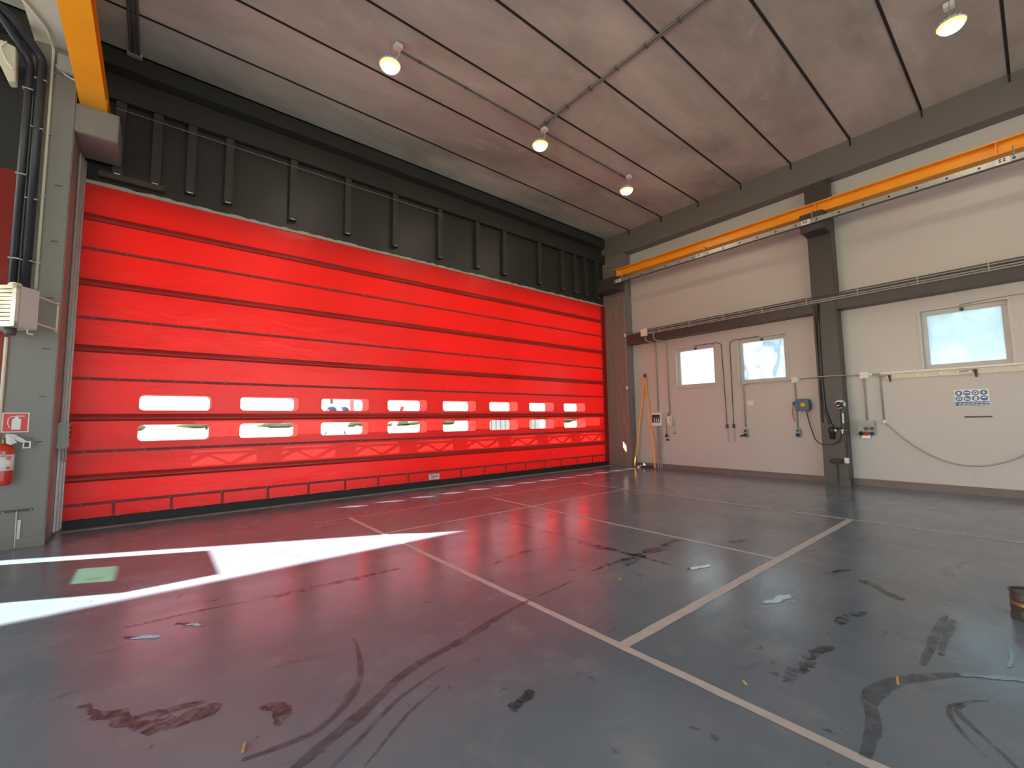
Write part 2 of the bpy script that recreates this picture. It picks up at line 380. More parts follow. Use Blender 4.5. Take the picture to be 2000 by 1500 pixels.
ribbon('tyre_mark', [(.5, 2.05), (.8, 2.22), (1.15, 2.42), (1.5, 2.52)], .03, m_tyre, 14)
ribbon('tyre_mark', [(.38, 2.47), (.71, 2.45), (.96, 2.65), (1.09, 2.89), (1.18, 3.29)], .045, m_tyre, 5)
ribbon('tyre_mark', [(.8, 2.06), (1.09, 2.25), (1.37, 2.37)], .02, m_tyre, 6)
ribbon('oil_stain', [(-.25, 3.52), (-.12, 3.30), (.03, 3.06), (.19, 3.0), (.36, 3.02)], .075, m_stain, 7, jit=1.1)
ribbon('oil_stain', [(-.02, 3.2), (.12, 3.14), (.3, 3.12)], .03, m_stain, 17, jit=1.1)
ribbon('oil_stain', [(1.54, 1.92), (1.64, 1.97), (1.75, 1.98)], .05, m_stain, 8, jit=1)
ribbon('oil_stain', [(2.92, 1.07), (3.10, 1.08), (3.28, 1.06), (3.42, 1.07), (3.6, 1.02)], .06, m_stain, 9, jit=1.2)
ribbon('oil_stain', [(4.0, 1.08), (4.14, 1.07), (4.42, 1.0)], .045, m_stain, 10, jit=1.2, gaps=.15)
ribbon('oil_stain', [(5.25, 1.2), (5.14, 1.1), (4.9, .86)], .07, m_stain, 11, jit=1)
ribbon('oil_stain', [(3.74, .59), (4.1, .60), (4.43, .60), (4.81, .59)], .035, m_tyre, 12)
ribbon('oil_stain', [(3.98, .535), (4.4, .55), (4.74, .545)], .03, m_tyre, 13)
ribbon('oil_stain', [(3.9, 2.9), (4.3, 3.0), (4.8, 3.05), (5.3, 3.1)], .08, m_stain, 15, jit=1.1, gaps=.1)
ribbon('oil_stain', [(4.2, 3.9), (4.28, 3.4), (4.33, 2.9)], .07, m_stain, 16, jit=1.1, gaps=.1)
ribbon('oil_stain', [(.55, 2.62), (.6, 2.72), (.52, 2.85)], .05, m_stain, 18, jit=1)
ribbon('oil_stain', [(.9, 4.5), (1.3, 4.47), (1.7, 4.46), (2.1, 4.47)], .045, m_stain, 19, jit=1.2, gaps=.2)
ribbon('oil_stain', [(2.9, 3.9), (3.4, 4.0), (3.8, 3.95)], .035, m_stain, 20, jit=1.2, gaps=.2)
for i, (a, b, w) in enumerate((((4.0, 1.60), (4.36, 1.50), .07), ((4.28, 2.44), (4.6, 2.36), .06), ((3.76, .44), (4.0, .14), .06), ((-.1, 4.41), (.1, 4.24), .05), ((.2, 4.43), (.36, 4.25), .05), ((4.5, .27), (4.1, .25), .02), ((5.6, 2.6), (5.95, 2.5), .05), ((5.2, 1.5), (5.5, 1.35), .05))):
    m_ = ((a[0] + b[0]) / 2 + .02, (a[1] + b[1]) / 2 - .02)
    ribbon('puddle', [a, m_, b], w, m_wet, 40 + i, h=0.0030, jit=1.2)
MB().box(-1.05, XF, 9.24, 9.42, 0.0, 0.006).build('door_sill', m_sill, floor)

# ------------------------------------------------------------------ shell
ceiling = thing('ceiling', 'stained grey-brown concrete plank ceiling with dark joints', 'ceiling', (0, 0, ZC), kind='structure')
y0 = -0.05 + 1.19 * 7
rnd = random.Random(3); ys = [-0.05 + 1.19 * k for k in range(-9, 8)] + [9.30]
for i in range(len(ys) - 1):
    dz = rnd.uniform(-.004, .004)
    MB().box(XL, XF + .02, ys[i] + .016, ys[i + 1] - (.016 if i < len(ys) - 2 else .04), ZC + dz, ZC + .2).build('ceiling_plank', m_ceil, ceiling, bevel=0.006)
for y in ys[1:-1]:                               # black sealing strip, ends turned down over the beam
    MB().box(-1.0, XF - .02, y - .016, y + .016, ZC - .008, ZC + .02).build('joint_strip', m_joint, ceiling)
    MB().box(XF - .022, XF - .004, y - .014, y + .014, ZC - .16, ZC + .0).build('joint_strip', m_joint, ceiling)
struct(MB().box(XL - .3, XR + .6, YB - .3, 10.2, ZC + .2, ZC + .4), 'roof_slab', m_roof, 'flat concrete roof slab above the ceiling planks', 'roof')

prof = [(9.30, 7.49), (9.30, 7.78), (9.95, 7.98), (9.95, 6.91), (9.30, 6.91), (9.30, 7.19), (9.46, 7.27), (9.46, 7.43)]
struct(MB().prism(prof, 'x', XL, XR + .3), 'lintel_beam', m_upper, 'dark grey profiled concrete beam running above the red door', 'beam')
struct(MB().box(-1.05, XF, 9.43, 9.95, 5.42, 6.91), 'wall_front', m_upper, 'dark grey wall strip between the red door and the beam', 'wall')
struct(MB().box(-1.5, -1.0, YB, 9.30, 6.91, ZC), 'left_beam', m_lbeam, 'pale concrete beam overhead above the left column', 'beam')
struct(MB().box(XF, XR + .3, YB, 9.90, 7.08, ZC + .2), 'right_beam', m_rbeam, 'grey concrete beam between ceiling and white right wall', 'beam')
struct(MB().box(XF, XR + .2, 3.29, 8.52, 3.97, 4.31).box(XF, XR + .2, YB, 2.82, 3.97, 4.31), 'trim_1', m_grey, 'grey horizontal beam across the white right wall carrying conduits', 'beam')

# columns
col = thing('column', 'grey concrete column left of the red door with pipes and heater', 'column', (-1.26, 8.95, 0), kind='structure')
MB().box(-1.50, -1.05, 8.5, 9.95, 0, 6.91).build('shaft', m_lcol, col, bevel=0.012)
MB().box(-1.05, -.585, 8.5, 9.3, 5.77, 6.2).build('corbel', m_lcol, col, bevel=0.012)
MB().box(-1.505, -1.045, 8.485, 8.5, 0, 0.13).build('plinth', m_lcol, col)
for z in (1.35, 1.95, 2.6, 3.3, 4.1, 4.9):
    MB().box(-1.19, -1.13, 8.495, 8.5005, z, z + .012).box(-1.20, -1.19, 8.494, 8.5005, z - .006, z + .004).build('screw_hole', m_dsteel, col)
col2 = thing('column', 'brownish concrete corner column at the right end of the red door', 'column', (12.2, 8.95, 0), kind='structure')
MB().box(XF, XR + .3, 8.52, 9.95, 0, 7.08).build('shaft', m_jamb, col2, bevel=0.01)
MB().box(11.45, XF, 8.52, 9.3, 5.77, 6.2).build('corbel', m_grey, col2, bevel=0.01)
col3 = thing('column', 'dark grey column between the windows on the right wall with hose fittings', 'column', (12.1, 3.05, 0), kind='structure')
MB().box(XF, XR + .3, 2.82, 3.29, 0, 7.08).build('shaft', m_grey, col3, bevel=0.012)
MB().box(11.45, XF, 2.82, 3.29, 5.77, 6.2).build('corbel', m_grey, col3, bevel=0.012)
MB().box(XF - .02, XF, 2.80, 3.1, 0, .13).build('plinth', m_grey, col3)
col4 = thing('column', 'grey column on the right wall beyond the right edge of the picture', 'column', (12.1, -2.8, 0), kind='structure')
MB().box(XF, XR + .3, -3.05, -2.58, 0, 7.08).build('shaft', m_grey, col4, bevel=0.012)

# right wall: panels with window holes
def holes_wall(y0, y1, z0, z1, x0, x1, holes):
    mb = MB(); yc = sorted({y0, y1} | {h[0] for h in holes} | {h[1] for h in holes}); zc = sorted({z0, z1} | {h[2] for h in holes} | {h[3] for h in holes})
    for i in range(len(yc) - 1):
        for j in range(len(zc) - 1):
            cy, cz = (yc[i] + yc[i + 1]) / 2, (zc[j] + zc[j + 1]) / 2
            if any(h[0] < cy < h[1] and h[2] < cz < h[3] for h in holes): continue
            mb.box(x0, x1, yc[i], yc[i + 1], zc[j], zc[j + 1])
    return mb
WIN = [(5.80, 7.00, 2.46, 3.64), (3.99, 5.17, 2.46, 3.64), (0.28, 1.49, 2.48, 3.68)]
wr = thing('wall_right', 'white painted wall panels on the right with three windows', 'wall', (XR, 0, 0), kind='structure')
holes_wall(3.29, 8.52, 0, 3.97, XR, XR + .25, WIN[:2]).build('wall_panel', m_wall, wr)
holes_wall(-2.58, 2.82, 0, 3.97, XR, XR + .25, WIN[2:]).build('wall_panel', m_wall, wr)
MB().box(XR, XR + .25, 3.29, 8.52, 4.31, 7.08).build('wall_panel', m_wall, wr)
MB().box(XR, XR + .25, -2.58, 2.82, 4.31, 7.08).build('wall_panel', m_wall, wr)
MB().box(XR, XR + .25, YB, -3.05, 0, 7.08).build('wall_panel', m_wall, wr)
struct(MB().box(XR - .03, XR, 3.29, 8.52, 0, .14).box(XR - .03, XR, YB, -3.05, 0, .14).box(XR - .03, XR, -2.58, 2.82, 0, .15), 'baseboard_right', m_skirt, 'brown painted skirting band along the foot of the white right wall', 'baseboard')
# rest of the hall, mostly out of frame
struct(MB().box(XL - .3, XL, YB - .3, -1, 0, ZC + .2).box(XL - .3, XL, 8.5, 10.2, 0, ZC + .2).box(XL - .3, XL, -1, 8.5, 5.5, ZC + .2), 'wall_left', m_wall, 'far left white wall of the hall with an open doorway added for light', 'wall')  # doorway added to let daylight in from the left
struct(MB().box(XL, -12.5, YB - .3, YB, 0, ZC + .2).box(-3, -.5, YB - .3, YB, 0, ZC + .2).box(11.5, XR + .3, YB - .3, YB, 0, ZC + .2).box(-12.5, -3, YB - .3, YB, 5.5, ZC + .2).box(-.5, 11.5, YB - .3, YB, 5.5, ZC + .2), 'wall_back', m_wall, 'white back wall with two open doorways behind the camera, added for light', 'wall')  # doorways added to bring neutral daylight in from behind
struct(MB().box(-4.33, -2.45, 9.4, 9.95, 0, 6.91).box(-13.6, -4.33, 9.4, 9.95, 5.75, 6.91).box(XL, -13.6, 9.4, 9.95, 0, 6.91).box(-2.45, -1.5, 9.62, 9.95, 0, 6.91),
       'wall_1', m_upper, 'dark wall beside the left column next to the open bay', 'wall')
nb = thing('door_2', 'edge of a red curtain in the next bay left of the column', 'door', (-2.0, 9.5, 0), kind='structure')
holed_sheet('curtain_panel', 9.55, [(-2.45, 0), (-1.5, 0), (-1.5, 5.4), (-2.45, 5.4)], [], m_red, nb)
MB().box(-1.58, -1.52, 9.45, 9.6, 0, 5.4).build('guide_rail', m_alu, nb)

# windows
WL_LAB = ['frosted window nearest the red door, square white frame', 'middle frosted window with a grey smear, left of the dark column', 'large frosted window above the white wall rail, far right']
for i, (a, b, c, d) in enumerate(WIN):
    w = thing('window_%d' % (i + 1), WL_LAB[i], 'window', (XR, (a + b) / 2, c), kind='structure')
    fx0, fx1, t = XR + .09, XR + .17, .085
    mb = MB().box(fx0, fx1, a, b, d - t, d).box(fx0, fx1, a, b, c, c + t).box(fx0, fx1, a, a + t, c + t, d - t).box(fx0, fx1, b - t, b, c + t, d - t)
    f = mb.build('frame', m_frame, w, bevel=0.004)
    MB().box(XR + .125, XR + .13, a + t - .01, b - t + .01, c + t - .01, d - t + .01).build('pane', m_frost[i], w)
    MB().box(XR - .035, XR + .09, a - .03, b + .03, c - .035, c).build('window_sill', m_frame, w, bevel=0.004)
    MB().box(XR - .012, XR, a - .04, a, c, d).box(XR - .012, XR, b, b + .04, c, d).box(XR - .012, XR, a - .04, b + .04, d, d + .04).build('casing', m_frame, w)
    MB().box(fx0 - .04, fx0, (a + b) / 2 - .03, (a + b) / 2 + .03, d - .07, d - .03).box(fx0 - .06, fx0 - .035, (a + b) / 2 - .012, (a + b) / 2 + .012, d - .1, d - .03).build('catch', m_dsteel, w)

# ------------------------------------------------------------------ the red folding door
door = thing('door_1', 'huge red translucent folding curtain door with two rows of vision windows', 'door', (5.43, 9.4, 0), kind='structure')
X0, X1 = -1.03, 11.88
winx = [(-0.20 + 1.427 * i, 0.79 + 1.427 * i) for i in range(8)]
rows = [(5.42, 4.36), (4.36, 3.25), (3.25, 2.29), (2.29, 1.16), (1.16, .36), (.36, .14)]
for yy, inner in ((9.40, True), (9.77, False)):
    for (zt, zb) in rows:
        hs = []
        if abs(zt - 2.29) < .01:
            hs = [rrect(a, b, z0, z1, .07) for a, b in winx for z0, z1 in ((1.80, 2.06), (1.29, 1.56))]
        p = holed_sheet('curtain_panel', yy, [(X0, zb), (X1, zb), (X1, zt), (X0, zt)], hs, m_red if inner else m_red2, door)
        for a, b in (winx if hs else []):
            for z0, z1 in ((1.80, 2.06), (1.29, 1.56)):
                holed_sheet('vision_pane', yy + (.004 if inner else -.004), rrect(a - .02, b + .02, z0 - .02, z1 + .02, .07), [], m_clear, p)
for z in (4.36, 3.25, 2.29, 1.16, .36):
    bar = MB().box(X0, X1, 9.386, 9.398, z - .022, z + .022).build('wind_bar', m_bar, door)
    sb = MB(); x = X0 + .22
    while x < X1: sb.lathe((x, 9.386, z), (0, -1, 0), [(.010, 0), (.008, .004), (.004, .006)], 8); x += .358
    stuff(sb.build('studs', m_galv, bar, smooth=True))
for z in (4.88, 3.82, 2.77, 1.69, .76):
    MB().tube([(X0 + .02, 9.44, z), (X1 - .02, 9.44, z)], .024, 12).build('stiffening_tube', m_tube, door, smooth=True)
    pr = [(9.398, z + .052), (9.382, z + .035), (9.368, z + .005), (9.364, z - .025), (9.37, z - .048), (9.384, z - .060), (9.398, z - .064)]
    mb = MB(); nx = 12
    mb.add([(X0 + (X1 - X0) * i / nx, q[0], q[1]) for i in range(nx + 1) for q in pr], [(i * 7 + k, i * 7 + k + 1, i * 7 + k + 8, i * 7 + k + 7) for i in range(nx) for k in range(6)])
    mb.build('tube_pocket', m_red3, door, smooth=True, fixn=False)
for i in range(18):
    x = -.43 + .718 * i
    if x < X1: MB().box(x - .02, x + .02, 9.388, 9.398, .16, .34).build('pocket_divider', m_bar, door)
lg = MB().box(X0, X1, 9.57, 9.59, 1.255, 1.285).box(X0, X1, 9.57, 9.59, 1.03, 1.055); x = X0  # unseen lattice added to break the sun on the inner curtain into triangles
while x < X1 - .72:
    for (a, b, c, d) in ((x, 1.255, x + .36, 1.055), (x + .36, 1.055, x + .715, 1.255)):
        v = Vector((c - a, 0, d - b)); l_ = v.length; v /= l_
        lg.obox(((a + c) / 2, 9.58, (b + d) / 2), v, (0, 1, 0), v.cross(Vector((0, 1, 0))), l_ / 2, .008, .022)
    x += .715
lg.build('shadow_lattice', m_tube, door)
MB().box(X0 + .01, X1 - .01, 9.36, 9.46, .015, .145).build('rubber_seal', m_rubber, door, bevel=0.01)
MB().box(X0 + .01, X1 - .01, 9.72, 9.80, .005, .145).build('rubber_seal', m_rubber, door, bevel=0.01)
sb = MB(); x = X0 + .3
while x < X1: sb.lathe((x, 9.36, .15), (0, -1, 0), [(.010, 0), (.008, .004), (.004, .006)], 8); x += .358
stuff(sb.build('studs', m_galv, door))
mb = MB(); n = 120; rnd = random.Random(5)       # ragged mortar edge over the curtain
up_, lo_ = [], []
for i in range(n + 1):
    x = X0 + (X1 - X0) * i / n; up_.append((x, 9.37, 5.458 + rnd.uniform(-.008, .02))); lo_.append((x, 9.37, 5.413))
vs = up_ + lo_ + [(p[0], 9.43, p[2]) for p in up_] + [(p[0], 9.43, p[2]) for p in lo_]; k = n + 1
fs = []
for i in range(n):
    fs += [(i, i + 1, k + i + 1, k + i), (i, 2 * k + i, 2 * k + i + 1, i + 1), (k + i, k + i + 1, 3 * k + i + 1, 3 * k + i), (2 * k + i, 3 * k + i, 3 * k + i + 1, 2 * k + i + 1)]
mb.add(vs, fs).build('mortar_edge', m_mortar, door)
for (a, b, c, d) in ((-1.045, -1.02, 9.05, 9.10), (-1.045, -1.00, 9.16, 9.24), (-1.045, -.985, 9.28, 9.36)):
    MB().box(a, b, c, d, .05, 5.72).build('guide_rail', m_alu, door, bevel=0.004)
MB().box(11.90, 11.918, 9.05, 9.35, .05, 5.42).build('guide_rail', m_jamb, door)
MB().box(11.70, 11.715, 9.372, 9.398, .15, 5.42).build('edge_seam', m_bar, door)
MB().box(11.725, 11.905, 9.365, 9.372, .05, 5.42).build('side_flap', m_red, door)
lab = MB().box(5.115, 5.395, 9.376, 9.386, .165, .295).build('maker_plate', m_paper, door)
def text_mesh(txt, size, mat, parent, org, ax, ay, shear=0.0, name='lettering'):
    cu = bpy.data.curves.new(name, 'FONT'); cu.body = txt; cu.size = size; cu.shear = shear; cu.offset = size * .012; cu.align_x = 'CENTER'
    t = bpy.data.objects.new(name, cu); C.objects.link(t); dg = bpy.context.evaluated_depsgraph_get()
    me = t.evaluated_get(dg).to_mesh(); ax, ay = Vector(ax), Vector(ay); mb = MB()
    mb.add([Vector(org) + ax * v.co.x + ay * v.co.y for v in me.vertices], [tuple(p.vertices) for p in me.polygons])
    bpy.data.objects.remove(t); return mb.build(name, mat, parent, fixn=False)
text_mesh('Nyto', .10, m_black, lab, (5.255, 9.3745, .215), (1, 0, 0), (0, 0, 1), .25)
MB().box(5.15, 5.2, 9.3742, 9.376, .185, .192).box(5.21, 5.26, 9.3742, 9.376, .185, .192).build('small_print', m_black, lab)

# posts hanging from the lintel beam
for i, x in enumerate((-.63, -.15, .33, .90, 2.0, 3.10, 4.20, 5.40, 6.56, 7.48, 8.84, 9.83, 10.43, 10.93, 11.52)):
    p = thing('steel_post', 'dark steel hanger post above the red door, number %s from the left column' % ['one', 'two', 'three', 'four', 'five', 'six', 'seven', 'eight', 'nine', 'ten', 'eleven', 'twelve', 'thirteen', 'fourteen', 'fifteen'][i], 'post', (x, 9.38, 5.64), 'steel posts above the door')
    MB().box(x - .065, x + .065, 9.325, 9.429, 5.67, 6.909).build('web', m_post, p, bevel=0.004)
    MB().box(x - .075, x + .075, 9.32, 9.429, 5.64, 5.67).build('foot_plate', m_upper, p)
    MB().tube([(x - .04, 9.318, 5.655), (x + .04, 9.318, 5.655)], .012, 6).build('bolt', m_galv, p)
tag(MB().box(-.85, -.02, 9.30, 9.318, 5.57, 5.64).box(-.85, -.02, 9.30, 9.43, 5.55, 5.57).build('angle_bracket', m_rust), 'scuffed steel angle joining the two leftmost posts above the door', 'bracket')
tag(MB().tube([(-.7, 9.325, 6.77), (2.4, 9.325, 6.765), (5.45, 9.32, 6.77), (5.47, 9.33, 6.65)], .007, 6).build('wall_cable', m_cmid), 'thin pale cable stretched across the posts above the red door', 'cable')

# ------------------------------------------------------------------ crane runways
def runway(xc, y1, label):
    t = thing('crane_runway', label, 'crane beam', (xc, 0, 6.2)); h = .26
    MB().box(xc - .145, xc + .145, YB + .05, y1, 6.201, 6.222).build('bottom_flange', m_orange, t)
    MB().box(xc - .145, xc + .145, YB + .05, y1, 6.2 + h - .02, 6.2 + h).build('top_flange', m_orange, t)
    MB().box(xc - .006, xc + .006, YB + .05, y1, 6.222, 6.2 + h - .02).build('web', m_orange, t)
    MB().box(xc - .025, xc + .025, YB + .05, y1, 6.2 + h, 6.2 + h + .04).build('crane_rail', m_dsteel, t)
    for y in (8.6, 3.0, .2, -2.8):
        if y < y1: MB().box(xc - .14, xc + .14, y - .006, y + .006, 6.222, 6.2 + h - .02).build('stiffener', m_orange, t)
    return t
runway(-.87, 8.95, 'bright orange crane beam overhead on the left column corbel')
rw = runway(11.72, 8.72, 'long orange crane beam along the white right wall')
bus = thing('conductor_rail', 'grey bolted conductor rail below the orange beam on the right wall', 'rail', (11.42, 3, 5.92))
MB().box(11.405, 11.425, YB + .1, 8.55, 5.935, 6.045).build('rail_plate', m_galv, bus)
MB().box(11.39, 11.44, YB + .1, 8.55, 5.915, 5.935).build('rail_lip', m_dsteel, bus)
y = 8.4
while y > -3:
    MB().lathe((11.405, y, 5.99), (-1, 0, 0), [(.022, 0), (.018, .012)], 8).build('bolt', m_black, bus); y -= .42
for y in (8.45, 5.75, 3.22, .20, -2.2):
    b = MB().box(11.375, 11.404, y - .16, y + .02, 5.93, 6.04).build('bracket', m_white, bus, bevel=0.006)
    for dy in (-.10, -.05):
        for dz in (5.965, 6.0): MB().box(11.372, 11.3755, y + dy, y + dy + .03, dz, dz + .024).build('bracket_slot', m_black, b)
    MB().tube([(11.40, y - .2, 6.02), (11.40, y - .2, 6.2), (11.58, y - .2, 6.215)], .012, 6).build('hanger_rod', m_galv, bus)

# ------------------------------------------------------------------ ceiling lamps and conduits
def lamp(x, y, label, zl=7.30):
    t = thing('high_bay_lamp', label, 'ceiling lamp', (x, y, zl), 'high bay ceiling lamps')
    MB().lathe((x, y, zl), (0, 0, 1), [(.168, .0), (.170, .015), (.150, .03), (.10, .045), (.075, .06), (.07, .11), (.04, .12)], 28).build('housing', m_white, t, smooth=True)
    for k in range(12):
        a = k * math.pi / 6; MB().obox((x + .105 * math.cos(a), y + .105 * math.sin(a), zl + .055), (math.cos(a), math.sin(a), 0), (-math.sin(a), math.cos(a), 0), (0, 0, 1), .02, .003, .03).build('cooling_fin', m_white, t)
    MB().lathe((x, y, zl - .012), (0, 0, 1), [(.02, -.085), (.07, -.075), (.115, -.050), (.135, -.028)], 28).build('lens', m_lens, t, smooth=True)
    MB().lathe((x, y, zl - .012), (0, 0, 1), [(.135, -.028), (.150, -.012), (.162, .012)], 28).build('reflector_rim', m_rim, t, smooth=True)
    MB().tube([(x, y, zl + .11), (x, y, ZC - .03)], .006, 6).build('suspension', m_galv, t)
    MB().tube([(x + .03, y, zl + .15), (x + .12, y, zl + .2), (x + .17, y + .01, zl + .3), (x + .14, y + .01, ZC - .1)], .006, 6).build('flex', m_white, t)
    MB().box(x + .08, x + .20, y - .05, y + .07, ZC - .11, ZC - .03).build('junction_box', m_white, t, bevel=0.008)
    return t
lamp(2.72, 6.30, 'glowing round ceiling lamp nearest the left, above the red door')
lamp(6.04, 6.30, 'glowing round ceiling lamp in the middle beside the ceiling conduit')
lamp(9.00, 6.28, 'glowing round ceiling lamp farthest away, near the dark corner')
lamp(8.91, .45, 'glowing round ceiling lamp at the top right of the picture')
for q, (x, y) in enumerate(((2.72, .45), (-7, 6.3), (-7, .45), (2.72, -5.4), (8.91, -5.4))):
    lamp(x, y, ['glowing round ceiling lamp directly overhead, above the picture', 'glowing round lamp in the left bay near its doorway', 'glowing round lamp in the middle of the left bay', 'glowing round ceiling lamp behind the camera on the left', 'glowing round ceiling lamp behind the camera on the right'][q])
cz = ZC - .018
cr = thing('ceiling_conduit', 'dark conduit along the ceiling joining the three far lamps', 'conduit', (6, 6.42, ZC - .03))
MB().tube([(2.9, 6.42, cz), (9.2, 6.42, cz)], .014, 8).build('pipe', m_cdark, cr)
for i in range(7): MB().box(3.3 + i * .95, 3.33 + i * .95, 6.40, 6.44, ZC - .036, ZC).build('clip', m_cdark, cr)
cr = thing('ceiling_conduit', 'pair of grey conduits crossing the ceiling joints towards the camera', 'conduit', (6.1, 0, ZC - .03))
for dx in (-.022, .022): MB().tube([(6.1 + dx, 6.35, cz - .01), (6.1 + dx, -9.5, cz - .01)], .015, 8).build('pipe', m_cmid, cr)
for y in [-.45 + .6 * k for k in range(-6, 12)]: MB().box(6.055, 6.145, y, y + .03, ZC - .05, ZC - .002).build('clip', m_cdark, cr)
cr = thing('ceiling_conduit', 'three dark pipes side by side on the ceiling, right of the orange beam', 'conduit', (-.5, 4, ZC - .05))
for dx in (-.05, 0, .05): MB().tube([(-.5 + dx, 9.22, cz - .01), (-.5 + dx, -9.5, cz - .01)], .02, 8).build('pipe', m_cdark, cr)
MB().box(-.6, -.4, 9.2, 9.28, ZC - .06, ZC - .0).build('clip', m_grey2, cr)

# ------------------------------------------------------------------ left column fittings
def pipe_thing(name, label, cat, segs, mat, r, clips=(), group=None):
    allp = [p for s in segs for p in s]; t = thing(name, label, cat, tuple(min(p[i] for p in allp) for i in range(3)), group)
    for s in segs: MB().tube(arc(s, 0.09), r, 10).build('pipe', mat, t, smooth=True)
    for (c, d) in clips: MB().box(c[0] - d[0], c[0] + d[0], c[1] - d[1], c[1] + d[1], c[2] - d[2], c[2] + d[2]).build('clip', m_galv, t)
    return t
pipe_thing('riser_pipe', 'thick black pipe on the outer edge of the left column', 'pipe', [[(-1.50, 8.40, 3.30), (-1.50, 8.40, 6.50), (-1.75, 8.15, 6.85), (-1.95, 8.05, 6.95), (-2.0, 7.5, 7.2)]], m_pipe, .042, [((-1.50, 8.40, z), (.05, .046, .008)) for z in (3.75, 4.9, 6.1)])
pipe_thing('riser_pipe', 'thick black pipe nearest the thin conduit on the left column', 'pipe', [[(-1.395, 8.42, 3.30), (-1.395, 8.42, 6.62), (-1.62, 8.2, 6.86), (-1.85, 8.1, 7.0), (-1.9, 7.5, 7.3)]], m_pipe, .052, [((-1.395, 8.43, z), (.06, .05, .008)) for z in (3.75, 4.6, 5.6, 6.3)])
pipe_thing('wall_conduit', 'thin cream conduit running up the left column to the beam', 'conduit', [[(-1.30, 8.475, 3.40), (-1.305, 8.475, 6.86), (-1.33, 8.1, 6.885), (-1.62, 7.4, 6.885)]], m_cream, .016, [((-1.303, 8.48, z), (.03, .02, .008)) for z in (3.76, 4.7, 5.6, 6.5)])
tag(MB().box(-1.26, -1.07, 8.42, 8.498, 6.55, 6.80).build('cable_box', m_grey2, bevel=0.01), 'pale box high on the left column behind the orange beam', 'box')
tag(MB().tube(sag((-1.27, 8.45, 6.62), (-1.0, 8.47, 6.52), .06), .010, 6).build('drooping_cable', m_white), 'white cable drooping below the box high on the left column', 'cable')
fl_ = thing('flood_light', 'cream angular fitting beside the black pipes high on the left', 'fixture', (-1.66, 8.35, 6.1))
MB().prism([(-1.76, 6.62), (-1.62, 6.58), (-1.60, 6.10), (-1.66, 6.08), (-1.77, 6.34)], 'y', 8.30, 8.44).build('body', m_cream, fl_, bevel=0.008)
MB().tube([(-1.70, 8.28, 6.60), (-1.75, 8.28, 6.5), (-1.70, 8.28, 6.35), (-1.62, 8.28, 6.25)], .010, 6).build('flex', m_white, fl_)

# fan heater, turned towards the hall
hf = Vector((fwd0.x, fwd0.y, 0)); hr = Vector((right0.x, right0.y, 0)); hz = Vector((0, 0, 1))
hc = Vector((-1.354, 7.8, 0))                    # front right edge
ht = thing('fan_heater', 'cream fan heater with slatted front bracketed to the left column', 'heater', (-1.5, 8.0, 2.77))
W_, D_, H0, H1 = .60, .27, 2.77, 3.28
def hpt(a, b, z): return hc - hr * a + hf * b + hz * z     # a: to the left of the edge, b: behind the front
MB().obox(hpt(W_ / 2, D_ / 2 + .02, (H0 + H1) / 2), hr, hf, hz, W_ / 2, D_ / 2 - .02, (H1 - H0) / 2).build('casing', m_frame, ht, bevel=0.012)
fr = MB()
for (a0, a1, z0, z1) in ((0, W_, H1 - .045, H1), (0, W_, H0, H0 + .06), (0, .05, H0, H1), (W_ - .05, W_, H0, H1)):
    fr.obox(hpt((a0 + a1) / 2, .02, (z0 + z1) / 2), hr, hf, hz, (a1 - a0) / 2, .02, (z1 - z0) / 2)
fr.build('front_frame', m_cream, ht)
MB().obox(hpt(W_ / 2, .041, (H0 + H1) / 2), hr, hf, hz, W_ / 2 - .05, .004, .2).build('grille_back', m_black, ht)
tl = (hz * .8 - hf * .6).normalized(); tn = hf * .8 + hz * .6
for k in range(8):
    MB().obox(hpt(W_ / 2, .015, H0 + .095 + k * .049), hr, tn, tl, W_ / 2 - .05, .003, .017).build('slat', m_cream, ht)
MB().obox(hpt(.16, .12, H1 + .03), hr, hf, hz, .05, .05, .03).build('top_cap', m_cream, ht, bevel=0.015)
bk = MB()
for z in (2.87, 3.22): bk.tube([hpt(.05, D_ - .02, z), (-1.08, 8.46, z), (-1.08, 8.495, z)], .012, 6)
bk.tube([(-1.08, 8.49, 2.84), (-1.08, 8.49, 3.25)], .012, 6)
bk.build('bracket', m_cream, ht)
MB().lathe(hpt(.15, .1, H0 - .09), (0, 0, 1), [(.045, 0), (.055, .03), (.055, .09)], 14).build('motor_cap', m_dsteel, ht, smooth=True)
MB().tube([hpt(.06, .2, H0), hpt(.05, .2, H0 - .05), hpt(.02, .24, H0 - .06)], .01, 6).build('drain_elbow', m_cream, ht)
tag(MB().tube([(-1.525, 8.49, 2.72), (-1.53, 8.49, 0.1)], .018, 8).build('wall_conduit', m_cream), 'cream conduit down the left edge of the column below the heater', 'conduit')

# fire safety sign and extinguisher
sg = thing('safety_sign', 'red square fire extinguisher sign with white border on the left column', 'sign', (-1.39, 8.48, 1.485))
MB().box(-1.508, -1.267, 8.490, 8.497, 1.485, 1.741).build('plate', m_signwhite, sg)
MB().box(-1.495, -1.280, 8.487, 8.490, 1.498, 1.728).build('red_field', m_signred, sg)
MB().box(-1.42, -1.34, 8.485, 8.487, 1.52, 1.66).prism([(-1.405, 1.66), (-1.355, 1.66), (-1.37, 1.685), (-1.39, 1.685)], 'y', 8.485, 8.487).box(-1.39, -1.31, 8.485, 8.487, 1.69, 1.70).build('pictogram', m_signwhite, sg)
MB().tube([(-1.385, 8.486, 1.69), (-1.43, 8.486, 1.69), (-1.452, 8.486, 1.66), (-1.455, 8.486, 1.60), (-1.435, 8.486, 1.545)], .005, 6).build('pictogram_hose', m_signwhite, sg)
ex = thing('fire_extinguisher', 'red fire extinguisher with white label hanging on the left column', 'extinguisher', (-1.46, 8.36, .82))
ec = Vector((-1.455, 8.36, 0))
